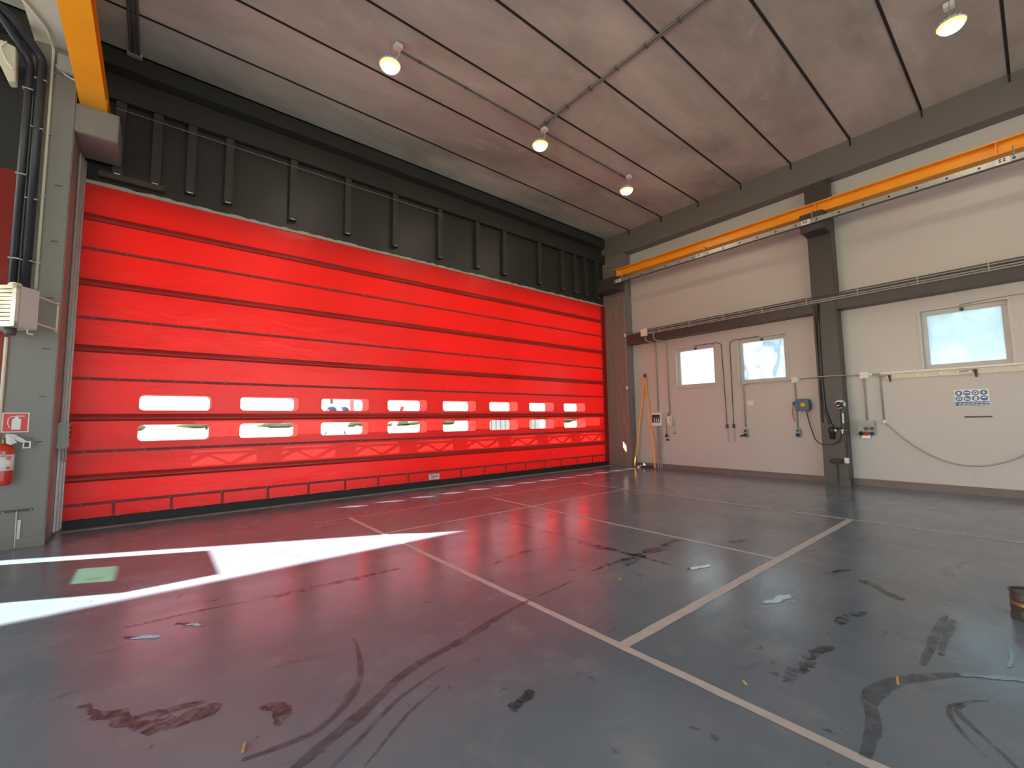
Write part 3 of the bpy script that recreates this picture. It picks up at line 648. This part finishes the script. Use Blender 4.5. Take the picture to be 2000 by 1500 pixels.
MB().lathe((ec.x, ec.y, .83), (0, 0, 1), [(.085, 0), (.102, .02), (.105, .06), (.105, .42), (.095, .47), (.06, .505), (.03, .52)], 26).build('cylinder', m_extred, ex, smooth=True)
MB().lathe((ec.x, ec.y, 1.01), (0, 0, 1), [(.1065, 0), (.1065, .20)], 26).build('paper_label', m_paper, ex, smooth=True)
MB().box(ec.x + .055, ec.x + .085, ec.y - .097, ec.y - .08, 1.15, 1.19).box(ec.x + .055, ec.x + .085, ec.y - .097, ec.y - .08, 1.03, 1.06).build('label_print', m_signred, ex)
MB().box(ec.x - .08, ec.x + .05, ec.y - .1085, ec.y - .09, 1.192, 1.20).build('label_print', m_signblue, ex)
MB().lathe((ec.x, ec.y, 1.35), (0, 0, 1), [(.03, 0), (.03, .05), (.022, .06)], 12).build('valve', m_brass, ex)
MB().obox((ec.x + .05, ec.y, 1.42), (1, 0, .25), (0, 1, 0), (-.25, 0, 1), .08, .012, .006).obox((ec.x + .05, ec.y, 1.385), (1, 0, 0), (0, 1, 0), (0, 0, 1), .07, .012, .006).build('lever', m_black, ex)
MB().tube([(ec.x - .03, ec.y, 1.38), (ec.x - .11, ec.y - .02, 1.37), (ec.x - .14, ec.y - .02, 1.25), (ec.x - .13, ec.y - .02, 1.0)], .012, 8).build('hose', m_black, ex)
MB().poly([(-1.43, 8.30, 1.47), (-1.36, 8.31, 1.46), (-1.28, 8.33, 1.40), (-1.255, 8.34, 1.37), (-1.30, 8.33, 1.355), (-1.36, 8.31, 1.40), (-1.43, 8.29, 1.43)]).poly([(-1.43, 8.29, 1.45), (-1.37, 8.28, 1.42), (-1.33, 8.30, 1.36), (-1.38, 8.28, 1.33), (-1.42, 8.28, 1.35)]).build('inspection_tag', m_paper, ex, fixn=False)
MB().box(-1.285, -1.215, 8.335, 8.340, 1.28, 1.37).build('tag_card', m_paper, ex)
MB().box(-1.272, -1.232, 8.333, 8.335, 1.295, 1.355).build('tag_print', m_black, ex)
MB().tube([(-1.25, 8.34, 1.37), (-1.24, 8.42, 1.41), (-1.22, 8.495, 1.41)], .008, 6).build('wall_hook', m_galv, ex)
gt = thing('wall_bar', 'slim dark bar with a hanging rod low on the left column', 'bar', (-1.31, 8.47, .1))
MB().obox((-1.312, 8.482, .477), (1, 0, 0.0), (0, 1, 0), (0, 0, 1), .137, .012, .013).build('bar', m_dsteel, gt)
for x in (-1.43, -1.31, -1.19): MB().lathe((x, 8.47, .477), (0, -1, 0), [(.008, 0), (.006, .005)], 8).build('screw', m_galv, gt)
MB().tube([(-1.315, 8.475, .465), (-1.31, 8.475, .02)], .008, 6).build('rod', m_cream, gt)
MB().box(-1.30, -1.27, 8.475, 8.498, .12, .36).build('hinge_plate', m_galv, gt)
sw = thing('switch_box', 'grey control box with buttons at the left edge of the red door', 'switch box', (-1.0, 8.95, 1.23))
MB().box(-1.049, -.955, 8.86, 9.02, 1.24, 1.61).build('housing', m_grey2, sw, bevel=0.008)
MB().box(-.955, -.93, 8.86, 9.02, 1.25, 1.60).build('lid', m_grey2, sw, bevel=0.006)
for k in range(4): MB().lathe((-.93, 8.92, 1.34 + k * .065), (1, 0, 0), [(.016, 0), (.014, .02)], 10).build('button', [m_plugred, m_black, m_black, m_black][k], sw)
MB().tube(arc([(-1.0, 8.95, 1.24), (-1.0, 8.96, 1.1), (-.97, 9.02, 1.04), (-.96, 9.06, 1.10), (-.98, 9.06, 1.24)], .05), .012, 8).build('cable', m_pvcg, sw)
MB().tube([(-1.02, 8.95, 1.61), (-1.025, 8.97, 5.6)], .016, 8).build('conduit', m_pvcg, sw)

# ------------------------------------------------------------------ right wall: conduits
run = thing('conduit_run', 'bundle of grey conduits along the top of the grey wall beam', 'conduit', (XF - .03, 3, 4.25))
for k, (z, mt) in enumerate(((4.20, m_pvcg), (4.245, m_pvcg), (4.29, m_cdark), (4.335, m_cdark))):
    MB().tube([(XF - .02, 7.75, z), (XF - .02, -9.5, z)], .015, 8).build('pipe', mt, run)
for y in [7.3 - .98 * k for k in range(11)]: MB().box(XF - .04, XF - .002, y, y + .02, 4.18, 4.35).build('clip', m_pvcg, run)
MB().box(XF - .08, XF - .002, 7.72, 7.94, 4.14, 4.37).build('junction_box', m_white, run, bevel=0.01)
MB().tube(arc([(XF - .02, 7.94, 4.29), (XF - .02, 8.56, 4.29), (XF - .02, 8.56, 5.62), (XF - .02, 9.2, 5.62)], .03), .009, 8).build('thin_pipe', m_pvcg, run)
MB().tube([(XF - .02, 8.56, 4.29), (XF - .02, 8.56, 1.6)], .009, 8).build('thin_pipe', m_pvcg, run)
for z in (4.29, 2.55): MB().box(XF - .05, XF - .002, 8.53, 8.60, z - .05, z + .05).build('box', m_white, run, bevel=0.01)
xw = XR - .022
def wall_pipe(name, label, pts, r, mat=m_pvcg, cat='conduit', group=None):
    o = MB().tube(arc(pts, .07), r, 8).build(name, mat, smooth=True); return tag(o, label, cat, group)
wall_pipe('drop_conduit', 'conduit dropping from the wall box to the dark display panel', [(XF - .03, 7.80, 4.14), (XF - .03, 7.80, 4.0), (XF + .02, 7.66, 3.93), (xw, 7.66, 3.93), (xw, 7.66, 1.74)], .018)
wall_pipe('drop_conduit', 'conduit dropping from the wall box to the hanging pendant control', [(XF - .06, 7.715, 4.20), (XF - .06, 7.50, 4.20), (XF - .06, 7.47, 3.95), (xw, 7.28, 3.93), (xw, 7.27, 1.74)], .018)
# orange A-shaped tow bar
tw = thing('tow_bar', 'tall orange A-shaped tow bar leaning in the corner on the white wall', 'tow bar', (12.1, 8.1, 0))
MB().tube([(11.98, 8.44, .02), (12.19, 8.07, 2.92)], .022, 10).build('arm', m_orange, tw)
MB().tube([(11.98, 7.70, .02), (12.19, 8.07, 2.92)], .022, 10).build('arm', m_orange, tw)
MB().box(12.15, 12.22, 8.035, 8.105, 2.86, 2.98).build('hitch', m_dsteel, tw, bevel=0.01)
tag(MB().box(12.0, 12.2, 7.92, 8.36, 0.001, .035).box(12.02, 12.1, 8.0, 8.15, .035, .06).box(12.05, 12.15, 8.2, 8.3, .035, .055).build('scrap_plate', m_rust), 'flat rusty plate on the floor between the tow bar legs', 'plate')
# display panel
dp = thing('control_panel', 'white wall control panel with dark display beside the tow bar', 'control panel', (XR - .06, 7.70, 1.31))
MB().box(XR - .11, XR - .001, 7.53, 7.87, 1.31, 1.72).build('housing', m_white, dp, bevel=0.008)
MB().box(XR - .116, XR - .11, 7.56, 7.84, 1.41, 1.66).build('display', m_screen, dp)
for k in range(3): MB().box(XR - .119, XR - .116, 7.60 + k * .07, 7.62 + k * .07, 1.43, 1.52 + .02 * k).build('gauge', m_paper, dp)
for k, y in enumerate((7.60, 7.66, 7.72)):
    tag(MB().tube([(XR - .045, y, 1.31), (XR - .045, y, .002)], .016, 8).build('floor_conduit', m_pvcg), 'grey conduit from the display panel to the floor, %s of three' % ['rightmost', 'middle', 'leftmost'][k], 'conduit', 'conduits under the display panel')
pc = thing('pendant_control', 'small pendant control unit with hanging cords on the white wall', 'pendant control', (XR - .04, 7.27, .9))
MB().box(XR - .08, XR - .001, 7.18, 7.34, 1.33, 1.68).build('bracket', m_cream, pc, bevel=0.01)
MB().lathe((XR - .05, 7.27, 1.66), (-1, 0, 0), [(.06, 0), (.06, .04), (.03, .05)], 14).build('reel', m_brass, pc)
MB().box(XR - .12, XR - .08, 7.23, 7.33, 1.40, 1.56).build('handset', m_white, pc, bevel=0.01)
MB().tube([(XR - .09, 7.37, 1.55), (XR - .08, 7.38, 1.08)], .008, 6).build('cord', m_black, pc)
MB().lathe((XR - .08, 7.38, .96), (0, 0, 1), [(.02, 0), (.05, .02), (.03, .07), (.015, .12)], 12).build('hand_grip', m_black, pc)
MB().lathe((XR - .07, 7.36, .86), (0, 0, 1), [(.03, 0), (.045, .03), (.02, .06)], 12).build('hook', m_black, pc)
MB().tube([(XR - .06, 7.17, 1.6), (XR - .05, 7.12, 1.4), (XR - .05, 7.14, 1.1)], .008, 6).build('cord', m_pvcg, pc)
MB().box(XR - .06, XR - .04, 7.08, 7.17, 1.08, 1.10).build('pull_bar', m_dsteel, pc)
# window opener cords
for (pts, y, lb) in (([(xw, 6.4, 3.66), (xw, 5.72, 3.66), (xw, 5.60, 3.60), (xw, 5.56, 1.35)], 5.56, 'right of the window nearest the door'), ([(xw, 4.6, 3.66), (xw, 5.25, 3.66), (xw, 5.37, 3.60), (xw, 5.38, 1.35)], 5.38, 'left of the middle window')):
    t = thing('window_opener', 'thin window opener rod with hand crank ' + lb, 'opener', (xw, y, .86), 'window opener rods')
    MB().tube(arc(pts, .08), .009, 8).build('rod', m_dsteel, t)
    MB().box(xw - .02, xw + .02, y - .03, y + .03, 1.25, 1.36).build('bracket', m_dsteel, t)
    MB().tube([(xw, y, 1.25), (xw - .01, y - .01, .86)], .011, 8).build('crank', m_galv, t)
wall_pipe('opener_cable', 'thin cable above the large frosted window on the right', [(xw, .9, 3.70), (xw, .1, 3.74), (xw, -.1, 3.66), (xw, -.12, 2.0)], .008, m_pvcg, 'cable')
# sockets
wall_pipe('socket_conduit', 'conduit under the middle window leading down to the left socket', [(xw, 3.92, 2.44), (xw, 4.95, 2.44), (xw, 5.07, 2.42), (xw, 5.07, 1.28)], .016)
wall_pipe('socket_conduit', 'short conduit from the wall box down to the socket behind the hose reel', [(xw, 3.85, 2.40), (xw, 3.85, 1.26)], .016)
def socket(y, z, label):
    t = thing('wall_socket', label, 'socket', (XR - .04, y, z - .1), 'small wall sockets')
    MB().box(XR - .08, XR - .001, y - .05, y + .05, z - .11, z + .11).build('housing', m_grey2, t, bevel=0.012)
    MB().lathe((XR - .08, y, z - .045), (-1, 0, -.4), [(.042, 0), (.042, .05), (.03, .055)], 14).build('outlet', m_blue, t, smooth=True)
    MB().lathe((XR - .08, y, z + .05), (-1, 0, 0), [(.03, 0), (.028, .02)], 12).build('rotary_switch', m_black, t)
    return t
s = socket(5.06, 1.13, 'grey wall socket with a dark plug, below the white label plate'); MB().tube([(XR - .12, 5.07, 1.07), (XR - .18, 5.16, 1.04)], .022, 10).build('plug', m_black, s)
socket(3.84, 1.15, 'grey wall socket with blue outlet below the hose reel')
tag(MB().box(XR - .012, XR - .001, 4.86, 5.0, 1.86, 1.98).tube([(XR - .006, 4.98, 1.98), (XR - .006, 4.98, 2.03)], .004, 5).tube([(XR - .006, 4.88, 1.98), (XR - .006, 4.88, 2.03)], .004, 5).build('label_plate', m_white), 'small blank white label plate on the wall under the middle window', 'plate')
tag(MB().box(XR - .05, XR - .001, 3.78, 3.92, 2.38, 2.51).box(XR - .04, XR - .01, 3.74, 3.78, 2.42, 2.47).build('junction_box', m_white, bevel=0.006), 'white junction box right below the middle window', 'junction box')
wall_pipe('cross_conduit', 'pale conduit crossing the dark column between two junction boxes', [(xw, 3.75, 2.46), (xw, 3.36, 2.46), (XF - .075, 3.30, 2.45), (XF - .075, 2.84, 2.45), (xw, 2.74, 2.45), (xw, 2.56, 2.45)], .013)
tag(MB().box(XR - .05, XR - .001, 2.40, 2.56, 2.37, 2.51).box(XR - .04, XR - .01, 2.34, 2.40, 2.42, 2.47).build('junction_box', m_white, bevel=0.006), 'white junction box on the wall right of the dark column', 'junction box')
wall_pipe('socket_conduit', 'conduit from the junction box down to the red and blue socket unit', [(xw, 2.49, 2.37), (xw, 2.49, 1.44)], .016)
wall_pipe('socket_conduit', 'bent conduit ending in the round box that feeds the sagging cable', [(xw, 2.34, 2.44), (xw, 2.22, 2.44), (xw, 2.21, 2.38), (xw, 2.20, 1.44)], .016)
# hose reel
hr_ = thing('hose_reel', 'blue wall hose reel with yellow hub left of the dark column', 'hose reel', (XR - .12, 3.69, 1.66))
MB().prism(rrect(3.535, 3.83, 1.675, 1.965, .06), 'x', XR - .20, XR - .04).build('casing', m_blue, hr_, bevel=0.015)
MB().lathe((XR - .20, 3.66, 1.82), (-1, 0, 0), [(.062, 0), (.056, .02), (.03, .03)], 18).build('hub', m_yellow, hr_, smooth=True)
MB().box(XR - .16, XR - .08, 3.83, 3.89, 1.82, 1.90).build('hose_outlet', m_black, hr_)
MB().tube([(XR - .12, 3.88, 1.82), (XR - .12, 3.92, 1.66), (XR - .12, 3.90, 1.5), (XR - .11, 3.88, 1.42)], .010, 8).build('hose_end', m_plugred, hr_)
MB().box(XR - .04, XR - .001, 3.6, 3.77, 1.70, 1.94).build('wall_mount', m_dsteel, hr_)
wall_pipe('air_hose', 'thin hose hanging from the blue reel to the column fittings', [(XR - .12, 3.62, 1.68), (XR - .14, 3.56, 1.35), (XR - .28, 3.44, 1.02), (11.86, 3.33, .92), (11.86, 3.24, .90), (11.84, 3.05, .90), (11.84, 2.92, 1.0), (11.85, 2.90, 1.18)], .012, m_rust, 'hose')
# air fittings on the dark column
wall_pipe('supply_hose', 'thick black hose curving down the dark column from the beam', [(XF - .03, 3.16, 4.155), (XF - .03, 3.19, 3.6), (XF - .035, 3.20, 2.4), (XF - .035, 3.18, 1.7), (XF - .04, 3.10, 1.4), (XF - .05, 3.10, 1.30)], .026, m_black, 'hose')
wall_pipe('supply_pipe', 'slim black pipe beside the thick hose on the dark column', [(XF - .02, 3.24, 4.155), (XF - .02, 3.24, 1.4)], .010, m_dsteel, 'pipe')
wp = thing('water_pump', 'black pump body with nozzle at mid height on the dark column', 'pump', (XF - .06, 3.06, 1.0))
MB().lathe((XF - .07, 3.07, 1.02), (0, 0, 1), [(.03, 0), (.045, .02), (.045, .14), (.06, .16), (.06, .24), (.03, .27)], 16).build('body', m_black, wp, smooth=True)
MB().tube([(XF - .07, 3.07, 1.26), (XF - .07, 2.93, 1.27), (XF - .07, 2.92, 1.22)], .025, 10).build('neck', m_black, wp)
MB().box(XF - .10, XF - .002, 3.04, 3.12, 1.3, 1.36).build('clamp', m_dsteel, wp)
MB().ball((XF - .09, 2.99, 1.22), .028, 10, 7).build('knob', m_white, wp, smooth=True)
rg = thing('air_regulator', 'upright black air filter regulator with clear gauge on the dark column', 'regulator', (XF - .06, 2.80, 1.2))
MB().box(XF - .10, XF - .03, 2.80, 2.86, 1.34, 1.66).build('body', m_black, rg, bevel=0.01)
MB().box(XF - .108, XF - .10, 2.815, 2.845, 1.38, 1.60).build('sight_glass', m_paper, rg)
MB().tube([(XF - .06, 2.83, 1.34), (XF - .06, 2.83, .58)], .014, 8).build('down_pipe', m_dsteel, rg)
MB().tube([(XF - .06, 2.98, 1.22), (XF - .06, 2.76, 1.22)], .010, 8).build('cross_pipe', m_alu, rg)
MB().lathe((XF - .06, 2.87, 1.13), (0, 0, 1), [(.012, 0), (.022, .03), (.022, .07), (.035, .08), (.035, .11)], 12).build('tap', m_alu, rg)
MB().box(XF - .09, XF - .03, 2.79, 2.87, .50, .62).build('lower_valve', m_white, rg, bevel=0.01)
al = thing('alarm_unit', 'round white and black unit above the regulator on the dark column', 'alarm', (XF - .06, 2.87, 1.7))
MB().lathe((XF - .001, 2.885, 1.80), (-1, 0, 0), [(.10, 0), (.105, .03), (.085, .07)], 20).build('base', m_white, al, smooth=True)
MB().lathe((XF - .07, 2.90, 1.79), (-1, 0, 0), [(.068, 0), (.06, .03), (.03, .045)], 18).build('dome', m_black, al, smooth=True)
MB().box(XF - .118, XF - .112, 2.88, 2.935, 1.765, 1.785).build('marking', m_paper, al)
MB().box(XF - .08, XF - .001, 2.80, 2.86, 1.675, 1.86).build('backing', m_dsteel, al, bevel=0.01)
MB().tube([(XF - .03, 2.895, 1.70), (XF - .03, 2.895, 1.24)], .006, 6).build('cable', m_dsteel, al)
vl = thing('floor_valve', 'rusty valve wheel on a pipe low on the dark column', 'valve', (XF - .08, 3.03, .02))
MB().tube([(XF - .07, 3.02 + .13 * math.cos(a), .53 + .055 * math.sin(a)) for a in [2 * math.pi * k / 16 for k in range(17)]], .013, 6).build('wheel', m_rust, vl)
MB().tube([(XF - .07, 3.15, .53), (XF - .07, 2.89, .53)], .014, 8).build('spindle', m_rust, vl)
MB().tube([(XF - .05, 3.03, .50), (XF - .05, 3.02, .02)], .013, 8).build('pipe', m_dsteel, vl)
MB().tube([(XF - .07, 3.02, .53), (XF - .002, 3.02, .53)], .02, 8).build('wall_flange', m_rust, vl)
# socket unit
su = thing('socket_unit', 'grey industrial socket unit with red and blue outlets right of the column', 'socket unit', (XR - .07, 2.49, 1.04))
MB().box(XR - .10, XR - .001, 2.36, 2.65, 1.12, 1.42).build('housing', m_grey2, su, bevel=0.01)
MB().box(XR - .135, XR - .10, 2.355, 2.655, 1.32, 1.435).build('lid', m_grey2, su, bevel=0.012)
for k, (y, mt) in enumerate(((2.60, m_black), (2.51, m_plugred), (2.41, m_blue))):
    MB().lathe((XR - .10, y, 1.16), (-1, 0, -.3), [(.04, 0), (.04, .06), (.03, .065)], 14).build('outlet', mt, su, smooth=True)
    if k: MB().box(XR - .125, XR - .10, y - .035, y + .035, 1.225, 1.29).build('breaker_window', m_black, su, bevel=0.006)
MB().box(XR - .07, XR - .001, 2.45, 2.6, 1.04, 1.12).build('base_plate', m_galv, su)
fb = thing('feed_box', 'small round white outlet box where the sagging cable starts', 'outlet box', (XR - .03, 2.2, 1.36))
MB().lathe((XR - .001, 2.20, 1.40), (-1, 0, 0), [(.045, 0), (.045, .05), (.02, .06)], 14).build('body', m_white, fb, smooth=True)
wall_pipe('sagging_cable', 'grey cable sagging in a long curve across the white wall at right', sag((XR - .05, 2.18, 1.37), (XR - .05, -.25, 1.32), .80, 22), .012, m_pvcg, 'cable')
# wall rail under window 3
rl = thing('wall_rail', 'long white wall rail with clamps under the large frosted window', 'rail', (XR - .05, 1, 2.31))
MB().box(XR - .09, XR - .001, -.6, 2.18, 2.43, 2.465).build('top_lip', m_white, rl, bevel=0.004)
MB().box(XR - .03, XR - .001, -.6, 2.10, 2.32, 2.43).build('rail_face', m_cream, rl)
for y in (2.08, 1.9, 1.6, 1.25, 1.0, .85, .5, .2): MB().box(XR - .045, XR - .03, y - .025, y + .025, 2.36, 2.39).build('fastener', m_galv, rl)
for y in (2.05, .78):
    c = MB().tube([(XR - .05, y, 2.40), (XR - .07, y - .01, 2.33), (XR - .07, y - .01, 2.25)], [.03, .02, .012], 8).build('clamp', m_dsteel, rl)
    MB().tube([(XR - .06, y + .02, 2.40), (XR - .06, y + .22, 2.38)], .008, 6).build('clamp_rod', m_galv, rl)
# PPE sign
pp = thing('safety_sign', 'blue and white sign with eight round protective equipment symbols', 'sign', (XR, .865, 1.70))
MB().box(XR - .006, XR - .001, .635, 1.095, 1.70, 2.02).build('plate', m_signwhite, pp)
MB().box(XR - .008, XR - .006, .64, 1.09, 1.705, 1.785).build('text_band', m_signblue, pp)
rnd = random.Random(9)
for zz in (1.757, 1.722):
    mb = MB(); y = 1.05
    while y > .70: l_ = rnd.uniform(.03, .07); mb.box(XR - .0092, XR - .008, y - l_, y, zz - .006, zz + .006); y -= l_ + .012
    mb.build('text_line', m_signwhite, pp)
for r_ in range(2):
    for c_ in range(4):
        y, z = 1.035 - c_ * .112, 1.955 - r_ * .108
        d_ = MB().lathe((XR - .006, y, z), (-1, 0, 0), [(.050, 0), (.050, .0025)], 24).build('symbol_disc', m_signblue, pp)
        xs = XR - .0095; b_ = MB(); k = r_ * 4 + c_
        def bx(y0, y1, z0, z1): b_.box(xs - .001, xs + .0012, y + y0, y + y1, z + z0, z + z1)
        if k == 0: b_.prism([(y + .026, z + .012), (y + .008, z - .03), (y - .008, z - .03), (y - .026, z + .012), (y, z + .028)], 'x', xs - .001, xs + .0012)
        elif k == 1: bx(-.034, -.004, -.008, .018); bx(.004, .034, -.008, .018)
        elif k in (2, 4): b_.lathe((xs + .0012, y, z), (-1, 0, 0), [(.030, 0), (.030, .002)], 16)
        elif k == 3: bx(-.008, .008, -.034, .012); bx(-.02, .02, -.006, .01); b_.lathe((xs + .0012, y, z + .022), (-1, 0, 0), [(.009, 0), (.009, .002)], 10)
        elif k == 5: bx(-.032, .030, -.022, -.004); bx(.008, .032, -.004, .02)
        elif k == 6: bx(-.018, .02, -.034, .03); bx(-.032, .0, -.006, .006)
        else: b_.prism([(y + .032, z), (y - .032, z), (y - .022, z + .024), (y + .022, z + .024)], 'x', xs - .001, xs + .0012)
        sy = b_.build('symbol', m_signwhite, d_)
        if k in (2, 4): MB().lathe((xs - .0008, y, z), (-1, 0, 0), [(.016, 0), (.016, .0015)], 14).build('symbol_core', m_signblue, pp)
tag(MB().box(XR - .012, XR - .001, .62, .985, 1.475, 1.505).box(XR - .016, XR - .012, .64, .96, 1.486, 1.494).build('wall_strip', m_dsteel), 'narrow dark strip on the white wall below the blue sign', 'strip')

# ------------------------------------------------------------------ loose things on the floor
cn = thing('metal_drum', 'small dark metal drum standing at the right edge of the floor', 'drum', (5.17, .165, 0))
MB().lathe((5.17, .165, .001), (0, 0, 1), [(.104, 0), (.112, .006), (.112, .016), (.106, .022), (.106, .07), (.111, .076), (.106, .082), (.106, .135), (.111, .141), (.106, .147), (.106, .19), (.113, .196), (.113, .206), (.10, .208), (.10, .195)], 30).build('shell', m_drum, cn)
MB().lathe((5.17, .165, .085), (0, 0, 1), [(.1075, 0), (.1075, .045)], 30).build('band', m_brass, cn, smooth=True)
MB().lathe((5.21, .15, .196), (0, 0, 1), [(.022, 0), (.024, .012), (.018, .016)], 12).build('cap', m_brass, cn)
def chip(x, y, a, l, label):
    d = Vector((math.cos(a), math.sin(a), 0)); n = Vector((-d.y, d.x, 0)); tag(MB().obox((x, y, .006), d, n, (0, 0, 1), l, .006, .0045).build('wood_chip', m_straw, bevel=0.002), label, 'wood chip', 'scattered wood chips')
chip(3.42, .655, .2, .045, 'longest straw-coloured wood chip, beside the tyre mark at lower right')
chip(2.73, 1.22, .9, .018, 'tiny straw-coloured chip between the white line and the oil stain')
chip(.40, 2.55, 1.3, .035, 'thin wood splinter near the bottom edge of the picture at left')
chip(3.55, 2.72, .1, .03, 'straw-coloured chip left of the crossing white line')
chip(4.2, 1.45, .4, .014, 'small pale chip right of the wet patch')

# ------------------------------------------------------------------ left bay, out of frame: cabinet added to cast a shadow across the sun patch
tc = thing('shadow_cabinet', 'tall grey cabinet with open upper shelf, added unseen to shade the sun patch', 'cabinet', (-3.22, 7.87, 0))
MB().box(-3.6, -2.85, 7.32, 8.42, .08, 1.46).build('body', m_grey2, tc, bevel=0.006)
for y in (7.32, 8.36): MB().box(-3.6, -2.85, y, y + .06, 1.46, 2.14).build('side_panel', m_grey2, tc)
MB().box(-3.6, -2.85, 7.32, 8.42, 2.14, 2.20).build('top', m_grey2, tc)
for y in (7.34, 7.885): MB().box(-2.85, -2.835, y, y + .52, .12, 1.42).build('door', m_grey2, tc, bevel=0.003)
MB().box(-2.865, -2.86, 7.38, 8.36, 1.46, 2.14).build('tint_pane', m_green, tc)  # added pane that tints the light patch on the floor green
for x in (-3.55, -2.92):
    for y in (7.36, 8.34): MB().box(x, x + .05, y, y + .05, 0, .08).build('foot', m_black, tc)

# ------------------------------------------------------------------ outside
apron = struct(MB().box(-80, 80, 9.9, 62, -.3, -.02).box(XL - .4, XR + .6, -60, YB, -.3, -.02), 'apron', m_apron, 'pale sunlit concrete apron outside the door windows', 'ground')
struct(MB().box(-300, 300, 62, 400, -.3, -.03).box(XR + .6, 300, -60, 9.9, -.3, -.03).box(-300, XL - .3, -60, 9.9, -.3, -.03), 'field', m_field, 'dry grass field beyond the apron', 'ground')
rnd = random.Random(21)
PL = ['far left', 'left', 'second left', 'centre left', 'centre', 'centre right', 'second right', 'right', 'far right', 'rightmost']
for i in range(10):
    x = -30 + i * 22 + rnd.uniform(-2, 2); y = 170 + rnd.uniform(-15, 15); h = rnd.uniform(2.4, 3.6)
    t = thing('tree', 'distant green tree seen through the door windows, %s of the row' % PL[i], 'tree', (x, y, -.03), 'distant trees')
    MB().tube([(x, y, -.03), (x, y, h * .5)], .3, 8).build('trunk', m_bark, t)
    cb = MB()
    for k in range(7): cb.ball((x + rnd.uniform(-5, 5), y + rnd.uniform(-2, 2), h * rnd.uniform(.25, .6)), (rnd.uniform(3, 5), 3, h * rnd.uniform(.25, .4)), 10, 7)
    cb.build('crown', m_leaf, t, smooth=True)
he = thing('helicopter', 'white helicopter parked outside, its dark windscreen seen through the door', 'helicopter', (9.8, 31, 0))
hx, hy = 9.75, 30.5
MB().ball((hx, hy + 1.6, 1.75), (1.05, 2.2, 1.15), 20, 12).build('fuselage', m_heliw, he, smooth=True)
for sx in (-1, 1): MB().ball((hx + sx * .42, hy + .25, 2.25), (.38, .55, .42), 14, 9).build('windscreen', m_glassd, he, smooth=True)
MB().tube([(hx, hy + 3.2, 2.0), (hx + 3.5, hy + 7.5, 2.3)], [.45, .15], 12).build('tail_boom', m_heliw, he, smooth=True)
MB().obox((hx + 3.5, hy + 7.5, 2.7), (.6, .75, 0), (-.75, .6, 0), (0, 0, 1), .35, .05, .8).build('tail_fin', m_signred, he)
MB().tube([(hx, hy + 1.7, 2.8), (hx, hy + 1.7, 3.5)], .12, 10).build('rotor_mast', m_dsteel, he)
for a in (.4, .4 + math.pi / 2, .4 + math.pi, .4 + 1.5 * math.pi):
    MB().obox((hx + 2.4 * math.cos(a), hy + 1.7 + 2.4 * math.sin(a), 3.5), (math.cos(a), math.sin(a), 0), (-math.sin(a), math.cos(a), 0), (0, 0, 1), 2.3, .13, .02).build('rotor_blade', m_dsteel, he)
for sx in (-1, 1):
    MB().tube([(hx + sx * 1.0, hy - .2, .12), (hx + sx * 1.0, hy + .1, .02), (hx + sx * 1.0, hy + 3, .02)], .045, 8).build('skid', m_dsteel, he)
    for dy in (.7, 2.3): MB().tube([(hx + sx * 1.0, hy + dy, .03), (hx + sx * .6, hy + dy, .95)], .04, 8).build('skid_strut', m_dsteel, he)
bp = thing('barrier_pole', 'red and white striped pole slanting outside the fourth door window', 'pole', (7.2, 16, 0))
for k in range(6):
    a = Vector((6.6, 16, 0)).lerp(Vector((8.0, 16, 3.2)), k / 6); b = Vector((6.6, 16, 0)).lerp(Vector((8.0, 16, 3.2)), (k + 1) / 6)
    MB().tube([a, b], .09, 10).build('stripe', m_signred if k % 2 else m_heliw, bp)
MB().box(6.35, 6.85, 15.8, 16.2, -.02, .25).build('base', m_grey2, bp)
ct = thing('site_container', 'grey ribbed container standing outside beyond the door windows', 'container', (18, 23, -.02))
MB().box(15.9, 20.5, 22, 24.4, 0, 1.75).build('shell', m_alu, ct)
for k in range(12): MB().box(16.0 + k * .37, 16.12 + k * .37, 21.95, 22, .1, 1.65).build('rib', m_alu, ct)
